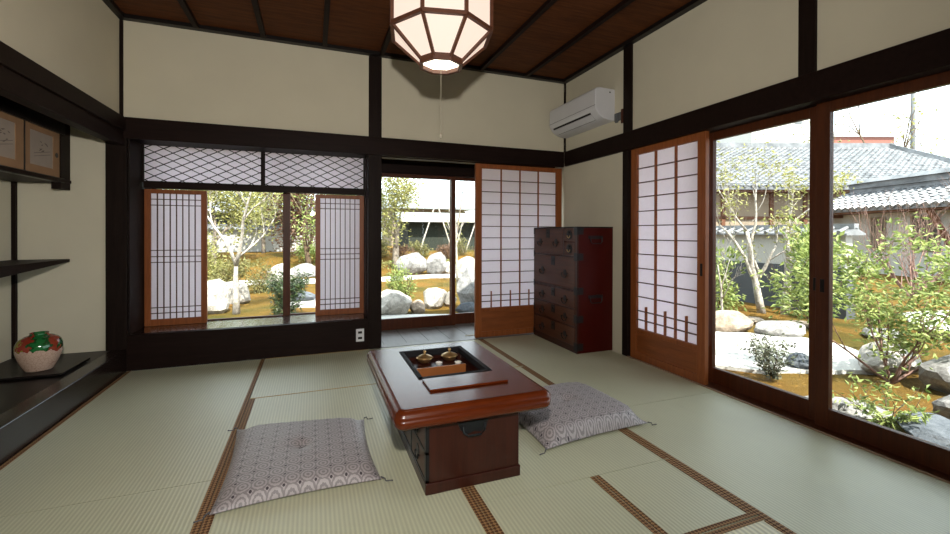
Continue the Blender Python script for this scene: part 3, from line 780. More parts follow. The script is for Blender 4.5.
al(MB().box(2.395, 2.407, y0-.002, y0+.001, 2.235, 2.247)).build('screw_cover', M['iron'], ac)
o = MB().box(XR-.006, XR+.02, 2.975, 3.055, 1.985, 2.055).box(XR-.02, XR-.006, 3.00, 3.03, 1.97, 2.05).build('pipe_bracket', M['concrete'], bevel=.002, origin=(XR, 3.02, 1.98))
tag(o, 'small grey metal bracket under the end of the air conditioner', 'bracket')
o = MB().box(XR-.004, XR+.02, 2.932, 2.974, 1.955, 2.075).build('pipe_cover', M['redwood'], bevel=.002, origin=(XR, 2.95, 1.98))
tag(o, 'small brown wooden block beside the air conditioner bracket', 'block')

# outlets
def outlet(name, loc_, rz, label, slots=2, plate='white'):
    r = empty(name, loc_, rz, label, 'socket')
    MB().box(-.034, .034, -.006, .0, -.055, .055).build('cover_plate', M[plate], r, bevel=.003)
    for z in ((-.024, .024) if slots == 2 else (0,)): MB().box(-.017, .017, -.0085, -.005, z-.010, z+.010).build('socket_hole', M['black'], r, bevel=.001)
outlet('power_outlet', (.383, D-.003, .131), 0, 'white double power outlet on the kick board under the low window')
r = empty('wall_socket', (XR+.018, 2.999, .190), -PI/2, 'dark-rimmed white socket low on the wall beside the chest', 'socket')
MB().box(-.034, .034, -.006, 0, -.042, .042).build('cover_plate', M['iron'], r, bevel=.003)
MB().box(-.020, .020, -.009, -.005, -.028, .028).build('socket_face', M['white'], r, bevel=.002)

# ================================================================== outside
G = -.35
def gh(x, y):
    h = G
    if y > 14.2: h += min(1, (y-14.2)/3.0)**1.5*.55
    return h
g = MB(); xs = [-14+i*.6 for i in range(92)]; ys = [-10+j*.6 for j in range(84)]
for y in ys:
    for x in xs: g.v.append((x, y, gh(x, y)+.03*noise.noise(Vector((x*.7, y*.7, 0)))-.012))
nx = len(xs)
for j in range(len(ys)-1):
    for i in range(nx-1):
        a = j*nx+i
        if BX-.1 < xs[i]+.3 < 2.6 and -1.5 < ys[j]+.3 < 4.2: continue
        g.f.append((a, a+1, a+nx+1, a+nx))
o = g.build('ground', M['moss'], smooth=True, recalc=False); tag(o, 'orange and olive mossy garden ground', 'ground', kind='structure')
def patch(label, pts, z=G+.012, name='gravel_path'):
    m = MB(); c = Vector((sum(p[0] for p in pts)/len(pts), sum(p[1] for p in pts)/len(pts)))
    # subdivide outline with a wobble
    P_ = []
    for i in range(len(pts)):
        a, b = Vector(pts[i]), Vector(pts[(i+1) % len(pts)])
        for t in (0, .25, .5, .75):
            q = a.lerp(b, t); k = .05*noise.noise(Vector((q.x*2.3, q.y*2.3, 1.7))); d = (q-c).normalized(); P_.append((q.x+d.x*k, q.y+d.y*k))
    n = len(P_)
    m.v = [(x, y, z+.012) for x, y in P_]+[(x, y, z-.03) for x, y in P_]
    m.f = [tuple(range(n))]+[(i, i+n, (i+1) % n+n, (i+1) % n) for i in range(n)]
    o = m.build(name, M['gravel']); tag(o, label, 'gravel', kind='stuff'); return o
patch('white gravel path beyond the right glass doors', [(3.78, 3.30), (4.08, 2.98), (4.45, 2.85), (4.95, 2.68), (5.25, 2.50), (5.80, 2.88), (6.05, 3.35), (5.98, 3.75), (5.70, 4.05), (5.25, 4.32), (4.9, 4.8), (4.7, 5.6), (4.3, 5.6), (4.2, 4.2)])
patch('pale gravel court behind the leafy green tree', [(8.2, 3.6), (7.6, 2.6), (8.0, 1.2), (10.5, .8), (12.5, 2.0), (11.5, 4.0), (9.5, 4.3)])
patch('strip of white gravel crossing the back garden behind the near rocks', [(-3.5, 17.0-4.5), (-.8, 12.6), (1.8, 12.3), (3.3, 12.6), (6.5, 12.0), (6.8, 13.0), (3.7, 13.6), (1.6, 13.2), (-1.0, 13.6), (-3.6, 13.8)])
patch('white gravel patch seen beside the stone slab through the low window', [(-.50, 8.55), (.10, 8.45), (.42, 8.9), (.30, 9.6), (-.20, 9.7), (-.45, 9.1)])
patch('white gravel at the foot of the near rocks outside the corridor', [(.6, 6.55), (1.9, 6.35), (2.2, 6.8), (1.4, 7.05), (.7, 7.2)])

def rock(label, x, y, w, d, h, seed, mat='rockw', rz=0, G_=None, sink=.12, name='garden_rock', flat=.0):
    import bmesh
    bm = bmesh.new(); bmesh.ops.create_icosphere(bm, subdivisions=3, radius=1)
    rnd = random.Random(seed)
    planes = []
    for i in range(9):
        v = Vector((rnd.uniform(-1, 1), rnd.uniform(-1, 1), rnd.uniform(-.5, 1))).normalized(); planes.append((v, rnd.uniform(.62, .9)))
    if flat: planes.append((Vector((0, 0, 1)), 1-flat))
    for v in bm.verts:
        p = v.co.copy(); n = noise.noise(p*1.3+Vector((seed*3.1, 0, 0))); p *= 1+.22*n
        for (q, t) in planes:
            k = p.dot(q)-t
            if k > 0: p -= q*k*.92
        p *= 1+.05*noise.noise(p*5+Vector((0, seed, 0)))
        v.co = Vector((p.x*w/2*1.12, p.y*d/2*1.12, p.z*h*.62))
    zs = [v.co.z for v in bm.verts]; zmax = max(zs)
    for v in bm.verts: v.co.z += h-zmax
    for v in bm.verts:
        if v.co.z < -sink: v.co.z = -sink
    me = bpy.data.meshes.new(name); bm.to_mesh(me); bm.free(); me.materials.append(M[mat])
    o = bpy.data.objects.new(name, me); COL.objects.link(o); o.location = (x, y, (gh(x, y) if G_ is None else G_)); o.rotation_euler = (0, 0, rz)
    tag(o, label, 'rock', 'garden rocks'); return o
rock('tall pale boulder at the left edge of the low window view', -1.66, 8.55, .56, .6, .56, 1, 'rockw')
rock('pale rock behind the forked trunk in the low window view', -1.40, 9.5, .55, .5, .42, 2, 'rockw')
rock('white domed rock behind the dark shrub in the low window', -.80, 11.9, .62, .5, .60, 13, 'rockw')
rock('wide flat-topped pale stone farthest off in the low window', -.22, 14.4, .9, .6, .42, 4, 'rockg')
rock('low bluish stone slab right of the dark shrub', -.20, 9.15, .46, .3, .20, 5, 'rockbl', flat=.5)
rock('big low pale rock at the lower left of the doorway view', 1.22, 7.35, .74, .6, .40, 6, 'rockw', flat=.2)
rock('small brownish rock beside the big low rock outside the doorway', 1.68, 7.3, .28, .28, .22, 7, 'rockb')
rock('bright white rock in the middle of the doorway view', 2.10, 7.7, .46, .42, .36, 28, 'rockw')
rock('small pale rock right of the bright white rock', 2.42, 7.75, .24, .25, .27, 9, 'rockw')
rock('tall grey standing rock at the right of the doorway view', 2.66, 7.2, .46, .42, .80, 10, 'rockg')
rock('low blue-grey rock at the foot of the tall standing rock', 2.48, 6.98, .36, .25, .18, 11, 'rockbl')
rock('far grey rock with a rounded top, left of three in the doorway', 3.05, 14.2, 1.0, .8, .72, 12, 'rockg')
rock('far upright rock beside the rounded one in the doorway', 3.88, 14.0, .66, .6, .74, 44, 'rockg')
rock('far small pale block behind the door stile', 4.30, 14.0, .34, .3, .40, 15, 'rockw')
rock('far broad pale rock behind the thin white tree', 4.82, 13.5, .95, .7, .60, 16, 'rockw')
rock('broad beige rock edging the gravel path by the white trees', 5.46, 4.40, .64, .40, .30, 17, 'rockb', rz=-.5)
rock('low beige stone in front of the broad beige rock', 5.15, 4.55, .45, .22, .12, 37, 'rockb', rz=-.5, flat=.3)
rock('long grey stone right of the broad beige rock', 5.83, 3.95, .60, .30, .20, 18, 'rockg', rz=-.6)
rock('flat beige stepping stone behind the broad beige rock', 6.35, 4.75, .42, .3, .07, 19, 'rockb', rz=-.5, flat=.3)
rock('flat pale stepping stone behind the long grey stone', 6.75, 4.25, .42, .3, .07, 20, 'rockb', rz=-.5, flat=.3)
rock('pale rock with a dark side at the foot of the leafy green tree', 5.42, 2.58, .62, .42, .27, 21, 'rockw')
rock('large grey rock at the right picture edge beyond the glass', 5.35, 1.98, .62, .5, .32, 22, 'rockg')
rock('nearer grey-brown rock at the right picture edge', 4.45, 1.62, .44, .4, .22, 23, 'rockg')
rock('flat slate-grey slab outside the near glass door', 3.80, 1.58, .50, .34, .14, 24, 'rockbl', rz=.4, flat=.4)
rock('low grey stone along the threshold outside the near glass door', 3.75, 2.04, .50, .30, .12, 25, 'rockg', rz=-.8, flat=.4)
rock('small bluish rock behind the low grey-green shrub', 4.66, 2.92, .34, .22, .15, 26, 'rockbl')
rock('distant low stone on the moss behind the leafy green tree', 7.1, 3.45, .6, .35, .12, 27, 'rockg')
rock('long pale distant stone at the far right of the moss', 8.0, 3.1, .8, .5, .15, 29, 'rockw')

# ---- plants
def leaf_mesh(m, p, d, size, rnd, narrow=.42):
    d = d.normalized(); s = d.cross(Vector((rnd.uniform(-1, 1), rnd.uniform(-1, 1), rnd.uniform(-.2, 1)))).normalized()
    n_ = d.cross(s); w = size*narrow
    b = len(m.v)
    m.v += [tuple(p), tuple(p+d*size*.5+s*w*.5+n_*size*.06), tuple(p+d*size-n_*size*.1), tuple(p+d*size*.5-s*w*.5+n_*size*.06)]
    m.f += [(b, b+1, b+2), (b, b+2, b+3)]
class Plant:
    def __init__(s, seed): s.r = random.Random(seed); s.wood = MB(); s.leaf = MB(); s.tips = []
    def branch(s, p, d, length, rad, level, wob=.18, kids=3, up=.15, ratio=.62, spread=.8):
        r = s.r; n = 5 if level > 0 else 3; pts = [p.copy()]; rads = [rad]; d = d.normalized()
        for i in range(n):
            d = (d+Vector((r.uniform(-1, 1), r.uniform(-1, 1), r.uniform(-1, 1)))*wob+Vector((0, 0, up*.3))).normalized()
            p = p+d*length/n; pts.append(p.copy()); rads.append(rad*(1-.62*(i+1)/n))
        s.wood.tube(pts, rads, 6 if rad > .02 else 4)
        if level <= 1: s.tips += [(q, d) for q in pts[1:]]
        if level == 0: return
        for k in range(kids):
            i = r.randint(max(1, n//2-1), n) if k else n
            ax = Vector((r.uniform(-1, 1), r.uniform(-1, 1), r.uniform(-.2, .8)))
            nd = (d+ax*spread).normalized()
            s.branch(pts[i], nd, length*ratio*r.uniform(.75, 1.15), max(.0025, rads[i]*.72), level-1, wob, kids, up, ratio, spread)
    def leaves(s, n, size, spread, narrow=.42, droop=-.1):
        r = s.r
        for i in range(n):
            p, d = r.choice(s.tips); q = p+Vector((r.gauss(0, 1), r.gauss(0, 1), r.gauss(0, .8)))*spread
            dd = Vector((r.uniform(-1, 1), r.uniform(-1, 1), r.uniform(-.7, .5)+droop))
            leaf_mesh(s.leaf, q, dd, size*r.uniform(.6, 1.25), r, narrow)
    def blob(s, n, size, c, rad, narrow=.42, clumps=14):
        r = s.r; C = []
        for i in range(clumps):
            v = Vector((r.gauss(0, 1), r.gauss(0, 1), r.gauss(0, 1))).normalized()*r.uniform(.35, .85); C.append(v)
        for i in range(n):
            v = r.choice(C)+Vector((r.gauss(0, 1), r.gauss(0, 1), r.gauss(0, 1)))*.20
            p = Vector((c[0]+v.x*rad[0], c[1]+v.y*rad[1], c[2]+v.z*rad[2]))
            leaf_mesh(s.leaf, p, v+Vector((r.uniform(-1, 1), r.uniform(-1, 1), r.uniform(-.5, .8))), size*r.uniform(.6, 1.25), r, narrow)
    def finish(s, name, loc_, label, cat, bark, leaf, group=None):
        o = empty(name, loc_, 0, label, cat, group)
        if s.wood.v: s.wood.build('trunk' if 'tree' in name else 'stem', M[bark], o, smooth=True)
        if s.leaf.v: s.leaf.build('foliage', M[leaf], o, recalc=False)
        return o
V = Vector
# -- right garden
p = Plant(11)    # pale multi-trunk tree
p.branch(V((0, 0, -.05)), V((-.16, .10, 1)), 1.5, .075, 4, .17, 3, .15, .60, .75)
p.branch(V((-.08, .05, .5)), V((-.40, .35, 1)), 1.2, .035, 4, .22, 3, .15, .60, .75)
p.leaves(900, .075, .10); p.finish('garden_tree', (7.30, 5.20, G), 'pale-barked tree with forked trunk seen beside the paper door', 'tree', 'barkw', 'lf_yellow', 'trees in the right garden')
p = Plant(12)
p.branch(V((0, 0, -.05)), V((.06, -.05, 1)), 1.5, .070, 4, .12, 3, .15, .58, .8)
p.leaves(800, .075, .10); p.finish('garden_tree', (7.55, 4.98, G), 'second pale-barked tree standing before the white garden wall', 'tree', 'barkw', 'lf_yellow', 'trees in the right garden')
p = Plant(13); p.branch(V((0, 0, -.05)), V((-.05, .1, 1)), .95, .022, 3, .16, 3, .1, .6, .9)
p.finish('sapling_tree', (6.10, 4.95, G), 'thin bare pale sapling nearest the paper door', 'tree', 'barkw', 'lf_yellow')
p = Plant(14)
for i in range(5): p.branch(V((0, 0, 0)), V((random.Random(i).uniform(-.5, .5), random.Random(i+9).uniform(-.5, .5), 1)), .6, .012, 1)
p.blob(900, .10, (0, 0, .58), (.42, .42, .55)); p.finish('broadleaf_shrub', (6.75, 5.55, G), 'light green shrub at the left edge of the garden door view', 'shrub', 'barkd', 'lf_bright', 'shrubs in the right garden')
p = Plant(15)
for i in range(6): p.branch(V((0, 0, 0)), V((random.Random(i+3).uniform(-.4, .4), random.Random(i+19).uniform(-.4, .4), 1)), .8, .012, 1)
p.blob(1500, .10, (0, 0, .72), (.45, .45, .70)); p.finish('broadleaf_shrub', (6.72, 4.02, G), 'tall fresh green shrub against the garden wall behind the door stile', 'shrub', 'barkd', 'lf_bright', 'shrubs in the right garden')
p = Plant(16)   # strap-leaf plant by wall
for i in range(40):
    a = p.r.uniform(0, 2*PI); l = p.r.uniform(.35, .6); leaf_mesh(p.leaf, V((0, 0, 0)), V((math.cos(a)*.5, math.sin(a)*.5, 1)), l, p.r, .14)
p.finish('strap_leaf_plant', (7.55, 4.55, G), 'dark strap-leaved plant at the foot of the garden wall', 'plant', 'barkd', 'lf_dark')
p = Plant(17)   # leafy green tree, multi-stem
for i, d in enumerate(((-.85, .45, .6), (-.35, .10, .9), (.1, .3, 1), (.35, -.35, .9), (.75, -.3, .7), (-.15, -.5, .9))):
    p.branch(V((0, 0, -.02)), V(d), .78, .0145, 3, .15, 3, .15, .58, .85)
p.leaves(3300, .062, .065, .42); p.finish('garden_tree', (5.02, 2.35, G), 'bright green leafy tree with several thin stems beyond the near glass door', 'tree', 'barkr', 'lf_bright', 'trees in the right garden')
p = Plant(117)
for i in range(7): p.branch(V((0, 0, 0)), V((p.r.uniform(-.4, .4), p.r.uniform(-.5, .5), 1)), .75, .012, 1)
p.blob(1700, .095, (0, 0, .85), (.45, .55, .50)); p.finish('broadleaf_shrub', (6.0, 2.0, G), 'green shrub at the right picture edge behind the leafy tree', 'shrub', 'barkd', 'lf_bright', 'shrubs in the right garden')
p = Plant(18)
for i in range(16):
    a = p.r.uniform(0, 2*PI); p.branch(V((0, 0, 0)), V((math.cos(a)*.8, math.sin(a)*.8, 1)), .26, .005, 1, .15, 2)
p.leaves(900, .045, .02, .36); p.finish('low_shrub', (4.09, 2.80, G), 'low grey-green shrub on the moss beside the white gravel', 'shrub', 'barkd', 'lf_grey')
p = Plant(19)
for i in range(12):
    a = p.r.uniform(0, 2*PI); p.branch(V((0, 0, 0)), V((math.cos(a), math.sin(a), .8)), .26, .005, 1, .15, 2)
p.leaves(420, .055, .02, .34); p.finish('low_shrub', (3.78, 1.80, G), 'slender-leaved low shrub just outside the near glass door', 'shrub', 'barkd', 'lf_bright')
p = Plant(20)   # bare pinkish twigs
for i in range(14):
    a = p.r.uniform(0, 2*PI); p.branch(V((0, 0, .3)), V((math.cos(a)*.8, math.sin(a)*.8, 1)), 1.05, .016, 3, .10, 3, .1, .62, .6)
p.finish('bare_shrub', (9.3, 4.1, G), 'bare pinkish twiggy shrub before the white house wall', 'shrub', 'barkr', 'lf_rust')

# -- back garden (window)
p = Plant(21)
p.branch(V((0, 0, -.05)), V((.06, 0, 1)), 1.0, .065, 0, .12)
p.branch(V((.0, 0, .82)), V((.30, .1, 1)), 1.3, .036, 4, .19, 3, .15, .55, .7)
p.branch(V((.0, 0, .80)), V((-.18, .1, 1)), 1.3, .032, 4, .19, 3, .15, .55, .7)
p.branch(V((.03, 0, .95)), V((.75, .1, .9)), .9, .022, 4, .19, 3, .15, .55, .7)
p.leaves(1600, .07, .12); p.finish('garden_tree', (-1.22, 8.26, G), 'white-barked forked tree in the low window view', 'tree', 'barkw', 'lf_yellow', 'trees in the back garden')
p = Plant(22)
for i in range(14):
    p.branch(V((p.r.uniform(-.08, .08), p.r.uniform(-.08, .08), 0)), V((p.r.uniform(-.7, .7), p.r.uniform(-.7, .7), 1)), .46, .008, 1, .10, 2)
p.leaves(1500, .10, .05, .22); p.finish('evergreen_shrub', (-.46, 7.63, G), 'dark green narrow-leaved shrub just outside the low window', 'shrub', 'barkd', 'lf_dark')
def bush(seed, x, y, w, d, h, mat, label, n=900, size=.07, name='round_shrub', group='shrubs in the back garden', bark='barkd'):
    p = Plant(seed)
    for i in range(7): p.branch(V((p.r.uniform(-.1, .1)*w, p.r.uniform(-.1, .1)*w, 0)), V((p.r.uniform(-.6, .6), p.r.uniform(-.6, .6), 1)), h*.7, .010, 1)
    p.blob(n, size, (0, 0, h*.52), (w*.5, d*.5, h*.5), .45, 20)
    return p.finish(name, (x, y, gh(x, y)-.01), label, 'shrub', bark, mat, group)
bush(31, 1.62, 8.25, .66, .6, .84, 'lf_bright', 'rounded light green shrub behind the big low rock outside the doorway', 1500, .055)
bush(32, -1.18, 11.0, .75, .6, .75, 'lf_olive', 'olive shrub behind the forked trunk in the low window', 1200, .06)
bush(33, -2.6, 12.2, 1.2, 1.0, 1.3, 'lf_yellow', 'yellow-green shrub at the left edge of the low window view', 2200, .08)
bush(34, -1.75, 11.2, .8, .7, .8, 'lf_olive', 'olive shrub left of the forked trunk', 1200, .07)
bush(35, -.15, 16.2, 1.1, .8, .7, 'lf_bright', 'low green shrub behind the flat-topped stone', 1200, .08)
bush(36, .55, 15.6, .8, .7, .6, 'lf_rust', 'rusty low shrub at the right of the low window view', 900, .07)
rr = random.Random(5)
nm_ = ['pinkish', 'tan', 'rusty']
spots = [(1.6, 16.3), (2.4, 16.9), (3.2, 16.2), (4.0, 16.8), (4.9, 16.3), (5.8, 16.9), (6.7, 16.4), (7.6, 17.0)]
lab = ['leftmost of the row of clipped bushes on the far mound', 'second clipped bush of the far mound row, set back', 'third clipped bush on the far mound, above the rounded rock', 'fourth clipped bush on the far mound, above the upright rock', 'fifth clipped bush on the far mound, behind the door stile', 'sixth clipped bush on the far mound, behind the thin white tree', 'seventh clipped bush on the far mound, beyond the door edge', 'rightmost of the row of clipped bushes on the far mound']
for i, (x, y) in enumerate(spots): bush(40+i, x, y, .98, .62, .62, ('lf_rust', 'lf_olive')[i % 2], lab[i], 1300, .07, 'clipped_bush', 'clipped bushes on the far mound')
for i, (x, y) in enumerate(((1.9, 15.2), (2.9, 15.4), (4.6, 15.3), (5.9, 15.2))):
    bush(60+i, x, y, 1.2, .7, .28, 'lf_yellow', ('low spreading green bush left on the mound foot', 'low spreading green bush behind the rounded far rock', 'low spreading green bush behind the small pale block', 'low spreading green bush behind the broad far rock')[i], 1200, .06, 'spreading_bush', 'low bushes at the mound foot')
def tall_tree(seed, x, y, h, rad, mat, label, n=1500, size=.12, bark='bark', lean=0, crown=.8, group='trees in the back garden', kids=3, lev=3, spread=.25, hfrac=.4):
    p = Plant(seed); p.branch(V((0, 0, -.1)), V((lean, 0, 1)), h*hfrac, rad, lev, .08, kids, .15, .68, crown)
    if n: p.leaves(n, size, spread)
    return p.finish('garden_tree', (x, y, gh(x, y)), label, 'tree', bark, mat, group)
tall_tree(71, 2.75, 15.2, 4.8, .14, 'lf_yellow', 'stout-trunked leafy tree at the left of the doorway view', 4200, .11, spread=.28)
tall_tree(72, -.05, 14.8, 5.0, .10, 'lf_bright', 'mottled leaning tree behind the right pane of the low window', 1100, .11, 'barkd', -.12)
p = Plant(73); p.branch(V((0, 0, -.05)), V((0, .05, 1)), 2.6, .035, 2, .04, 4, .1, .35, .9); p.leaves(250, .06, .08)
p.finish('garden_tree', (3.72, 11.2, gh(3.7, 11.2)), 'thin white-barked tree right of the door stile', 'tree', 'barkw', 'lf_yellow', 'trees in the back garden')
p = Plant(74); p.branch(V((0, 0, -.05)), V((.15, .05, 1)), 2.8, .05, 2, .05, 3, .1, .4, .8)
p.finish('garden_tree', (4.95, 15.6, gh(4.95, 15.6)), 'bare leaning pale tree propped by poles before the dark shed', 'tree', 'bark', 'lf_yellow', 'trees in the back garden')
for i, (xa, xb, y) in enumerate(((4.1, 4.75, 17.4), (5.6, 4.95, 17.5), (6.1, 5.4, 17.5), (6.2, 6.9, 17.6))):
    o = MB().tube([(xa, y, gh(xa, y)-.02), (xb, y, 2.1)], .03, 6).build('support_pole', M['barkw'], origin=(xa, y, gh(xa, y)))
    tag(o, ('slanting pale pole left of the leaning tree', 'slanting pale pole crossing behind the door stile', 'slanting pale pole right of the door stile', 'rightmost slanting pale pole before the shed')[i], 'pole', 'support poles for the garden trees')
k = 80
for (x, y, h, mt, lb, cr) in ((-6.2, 19.5, 5.4, 'lf_olive', 'dense olive tree at the far left of the garden', .9), (-4.3, 17.5, 5.2, 'lf_yellow', 'yellow-green tree left behind the low window shrubs', .9), (-2.9, 15.5, 5.2, 'lf_yellow', 'bright yellow-green tree above the left window pane', .9),
                         (-1.9, 19.5, 6.2, 'lf_olive', 'pale tree rising over the garden wall behind the forked trunk', .8), (-.9, 16.8, 4.8, 'lf_rust', 'rusty-leaved tree before the garden wall', .8),
                         (1.3, 20.5, 6.0, 'lf_bright', 'light green tree behind the mottled leaning tree', .8)):
    tall_tree(k, x, y, h, .09, mt, lb, 5200, .14, 'bark', spread=.36, crown=cr, hfrac=.33); k += 1

# -- garden walls and neighbouring buildings
def wall_thing(name, label, cat, pieces, loc_=(0, 0, 0), rz=0, group=None):
    r = empty(name, loc_, rz, label, cat, group)
    for (nm, m, mt) in pieces: m.v = [(x-loc_[0], y-loc_[1], z-loc_[2]) for x, y, z in m.v] if rz == 0 else m.v; m.build(nm, M[mt], r)
    return r
def capwall(name, label, x0, x1, y0, y1, z0, zm, z1, zt, along):
    base = MB().box(x0-.03, x1+.03, y0-.03, y1+.03, z0, zm); up = MB().box(x0, x1, y0, y1, zm, z1)
    cap = MB()
    if along == 'Y':
        cap.prism([(x0-.16, z1), (x1+.16, z1), (x1+.16, z1+.03), ((x0+x1)/2, zt), (x0-.16, z1+.03)], 'Y', y0-.1, y1+.1)
        y = y0
        while y < y1:
            for s, xe in ((1, x0-.18), (-1, x1+.18)): cap.tube([((x0+x1)/2, y, zt+.02), (xe, y, z1+.045)], .035, 6)
            y += .2
        cap.box((x0+x1)/2-.06, (x0+x1)/2+.06, y0-.1, y1+.1, zt-.02, zt+.07)
    else:
        cap.prism([(y0-.16, z1), (y1+.16, z1), (y1+.16, z1+.03), ((y0+y1)/2, zt), (y0-.16, z1+.03)], 'X', x0-.1, x1+.1)
        x = x0
        while x < x1:
            for ye in (y0-.18, y1+.18): cap.tube([(x, (y0+y1)/2, zt+.02), (x, ye, z1+.045)], .035, 6)
            x += .2
        cap.box(x0-.1, x1+.1, (y0+y1)/2-.06, (y0+y1)/2+.06, zt-.02, zt+.07)
    return wall_thing(name, label, 'wall', [('wall_base', base, 'plasterg'), ('wall_face', up, 'plasterw'), ('tile_cap', cap, 'tile')], ((x0+x1)/2, (y0+y1)/2, z0))
capwall('garden_wall', 'white garden wall with grey foot and tile cap behind the pale trees', 8.12, 8.3, 4.4, 12.5, G-.05, .46, 1.0, 1.12, 'Y')
# wall across the back with a grey upper band
capwall('garden_wall', 'long pale wall with tile cap at the end of the back garden', -9, 2.6, 20.6, 20.8, 0.0, .2, 1.15, 1.3, 'X')
r = wall_thing('storehouse', 'grey storehouse above the far pale wall, seen through the low window', 'building',
    [('wall_face', MB().box(-4.5, .6, 22.2, 25, 0.1, 1.95), 'plasterg'), ('roof', MB().prism([(21.7, 1.9), (21.7, 1.97), (23.6, 2.7), (25.5, 1.97), (25.5, 1.9)], 'X', -4.8, .9), 'tile')], (-2, 23.6, .1))
# dark shed with pale roof beyond doorway
wall_thing('garden_shed', 'dark green-grey shed with a pale metal roof beyond the doorway', 'building',
    [('wall_face', MB().box(4.1, 10.5, 19.6, 22.5, .1, 1.62), 'shedw'), ('roof', MB().prism([(19.1, 1.55), (19.1, 1.62), (21.0, 2.05), (23.0, 1.62), (23.0, 1.55)], 'X', 3.7, 10.8), 'zinc'),
     ('fascia', MB().box(3.7, 10.8, 19.09, 19.13, 1.53, 1.66), 'plasterw')], (7, 21, .1))
wall_thing('neighbour_house', 'pale roofed house rising behind the dark shed', 'building',
    [('wall_face', MB().box(4.6, 9.5, 27, 31, 0, 2.6), 'plasterb'), ('roof', MB().prism([(26.3, 2.55), (26.3, 2.65), (29, 3.6), (31.7, 2.65), (31.7, 2.55)], 'X', 4.1, 10), 'zinc')], (7, 29, 0))

# tiled house on the right, turned 20.7 degrees to the room
TH = -.3612
def tiles(p0, eu, eL, es, sL, pitch=.27, row=.235, wave=.035, step=.03, trim=None):
    """tile field: origin p0, eave dir eu (length eL), up-slope dir es (length sL)"""
    p0, eu, es = Vector(p0), Vector(eu).normalized(), Vector(es).normalized(); n_ = eu.cross(es).normalized()
    if n_.z < 0: n_ = -n_
    nc = int(eL/pitch); nr = int(sL/row); m = MB(); K = 6
    prof = [(-.5, .35), (-.3, -.1), (-.05, -.45), (.2, -.2), (.33, .55), (.42, .9)]
    def lim(s_):  # (u_min, u_max) at height s_
        return (0, eL) if trim is None else trim(s_)
    for r_ in range(nr):
        rows_ = []
        for e_, st in ((0, step), (1, 0)):
            s_ = (r_+e_)*row; lst = []
            u0, u1 = lim(s_)
            for c_ in range(nc):
                for (a, h_) in prof:
                    u = (c_+.5+a)*pitch; u = min(max(u, u0), u1)
                    lst.append(p0+eu*u+es*s_+n_*(h_*wave+st))
            rows_.append(lst)
        b = len(m.v); m.v += [tuple(q) for l in rows_ for q in l]; n = len(rows_[0])
        for i in range(n-1): m.f.append((b+i, b+i+1, b+n+i+1, b+n+i))
        # front lip
        b2 = len(m.v); m.v += [tuple(q-n_*(step+.02)) for q in rows_[0]]
        for i in range(n-1): m.f.append((b2+i, b2+i+1, b+i+1, b+i))
    return m
hs = empty('tiled_house', (0, 0, 0), 0, 'old house with grey tiled roofs and white walls beyond the right garden', 'building')
hs.rotation_euler = (0, 0, TH)
ho = Vector((14, 14, G)); hs.location = Matrix.Rotation(TH, 3, 'Z') @ ho
def hl(m): m.v = [(x-ho.x, y-ho.y, z-ho.z) for x, y, z in m.v]; return m
# main roof (A)
ex = (0, 4.5, 2.46); sL = math.hypot(4.5, 2.46)
hl(tiles((4, 17, 2.92), (1, 0, 0), 18.6, ex, sL, trim=lambda s_: (0, 18.6-1.9*s_/sL))).build('main_roof', M['tile'], hs, recalc=False)
rg = MB(); rg.box(3.8, 20.9, 21.35, 21.65, 5.3, 5.55)
x = 3.9
rg.bar((22.7, 16.9, 2.95), (20.7, 21.5, 5.45), .26, .22)
rg.quad((22.6, 17, 2.9), (20.7, 21.5, 5.38), (20.7, 26, 2.9), (24, 26, 2.9))
hl(rg).build('ridge', M['tile'], hs)
ev = MB(); ev.box(4, 22.4, 17.0, 17.06, 2.78, 2.9)
for i in range(60): ev.tube([(4+.3*i+.1, 16.95, 2.92), (4+.3*i+.1, 17.1, 2.95)], .07, 8)
hl(ev).build('eave_edge', M['tile'], hs)
hl(MB().box(4.2, 21.8, 17.1, 17.9, 2.70, 2.80)).build('soffit', M['brace'], hs)
hl(MB().box(4.2, 21.5, 17.8, 25, G, 3.0)).build('main_wall', M['plasterb'], hs)
fr_ = MB()
for x in (8.0, 10.2, 12.2, 13.6): fr_.box(x, x+.16, 17.74, 17.8, G, 2.7)
fr_.box(4.2, 14, 17.74, 17.8, 1.62, 1.74); hl(fr_).build('wall_posts', M['brace'], hs)
# pent roof wing (B)
s2 = math.hypot(1.4, .7)
hl(tiles((13.2, 16.9, 1.9), (0, -1, 0), 8.2, (1.4, 0, .7), s2, pitch=.27, row=.26, wave=.045, step=.035)).build('pent_roof', M['tile'], hs, recalc=False)
ev = MB()
for i in range(30): ev.tube([(13.13, 16.8-.27*i, 1.90), (13.3, 16.8-.27*i, 1.97)], .075, 8)
ev.box(13.2, 13.26, 8.7, 16.9, 1.80, 1.88); hl(ev).build('eave_edge', M['tile'], hs)
rb = MB(); rb.box(14.5, 14.8, 8.7, 16.6, 2.5, 2.92); rb.prism([(14.40, 2.92), (14.90, 2.92), (14.78, 3.06), (14.52, 3.06)], 'Y', 8.7, 16.7)
rb.box(14.44, 14.5, 8.7, 16.6, 2.56, 2.62); rb.box(14.44, 14.5, 8.7, 16.6, 2.72, 2.76)
hl(rb).build('ridge_band', M['tile'], hs)
hl(MB().box(14, 14.2, 8.7, 16.9, G, 2.3)).build('wing_wall', M['plasterw'], hs)
hl(MB().box(13.3, 14.0, 8.7, 16.9, 1.74, 1.80).bar((13.35, 16.4, 1.75), (13.98, 16.4, .7), .14).bar((13.35, 12.6, 1.75), (13.98, 12.6, .7), .12).box(13.3, 14.0, 16.3, 16.5, 1.62, 1.76)).build('eave_brace', M['brace'], hs)
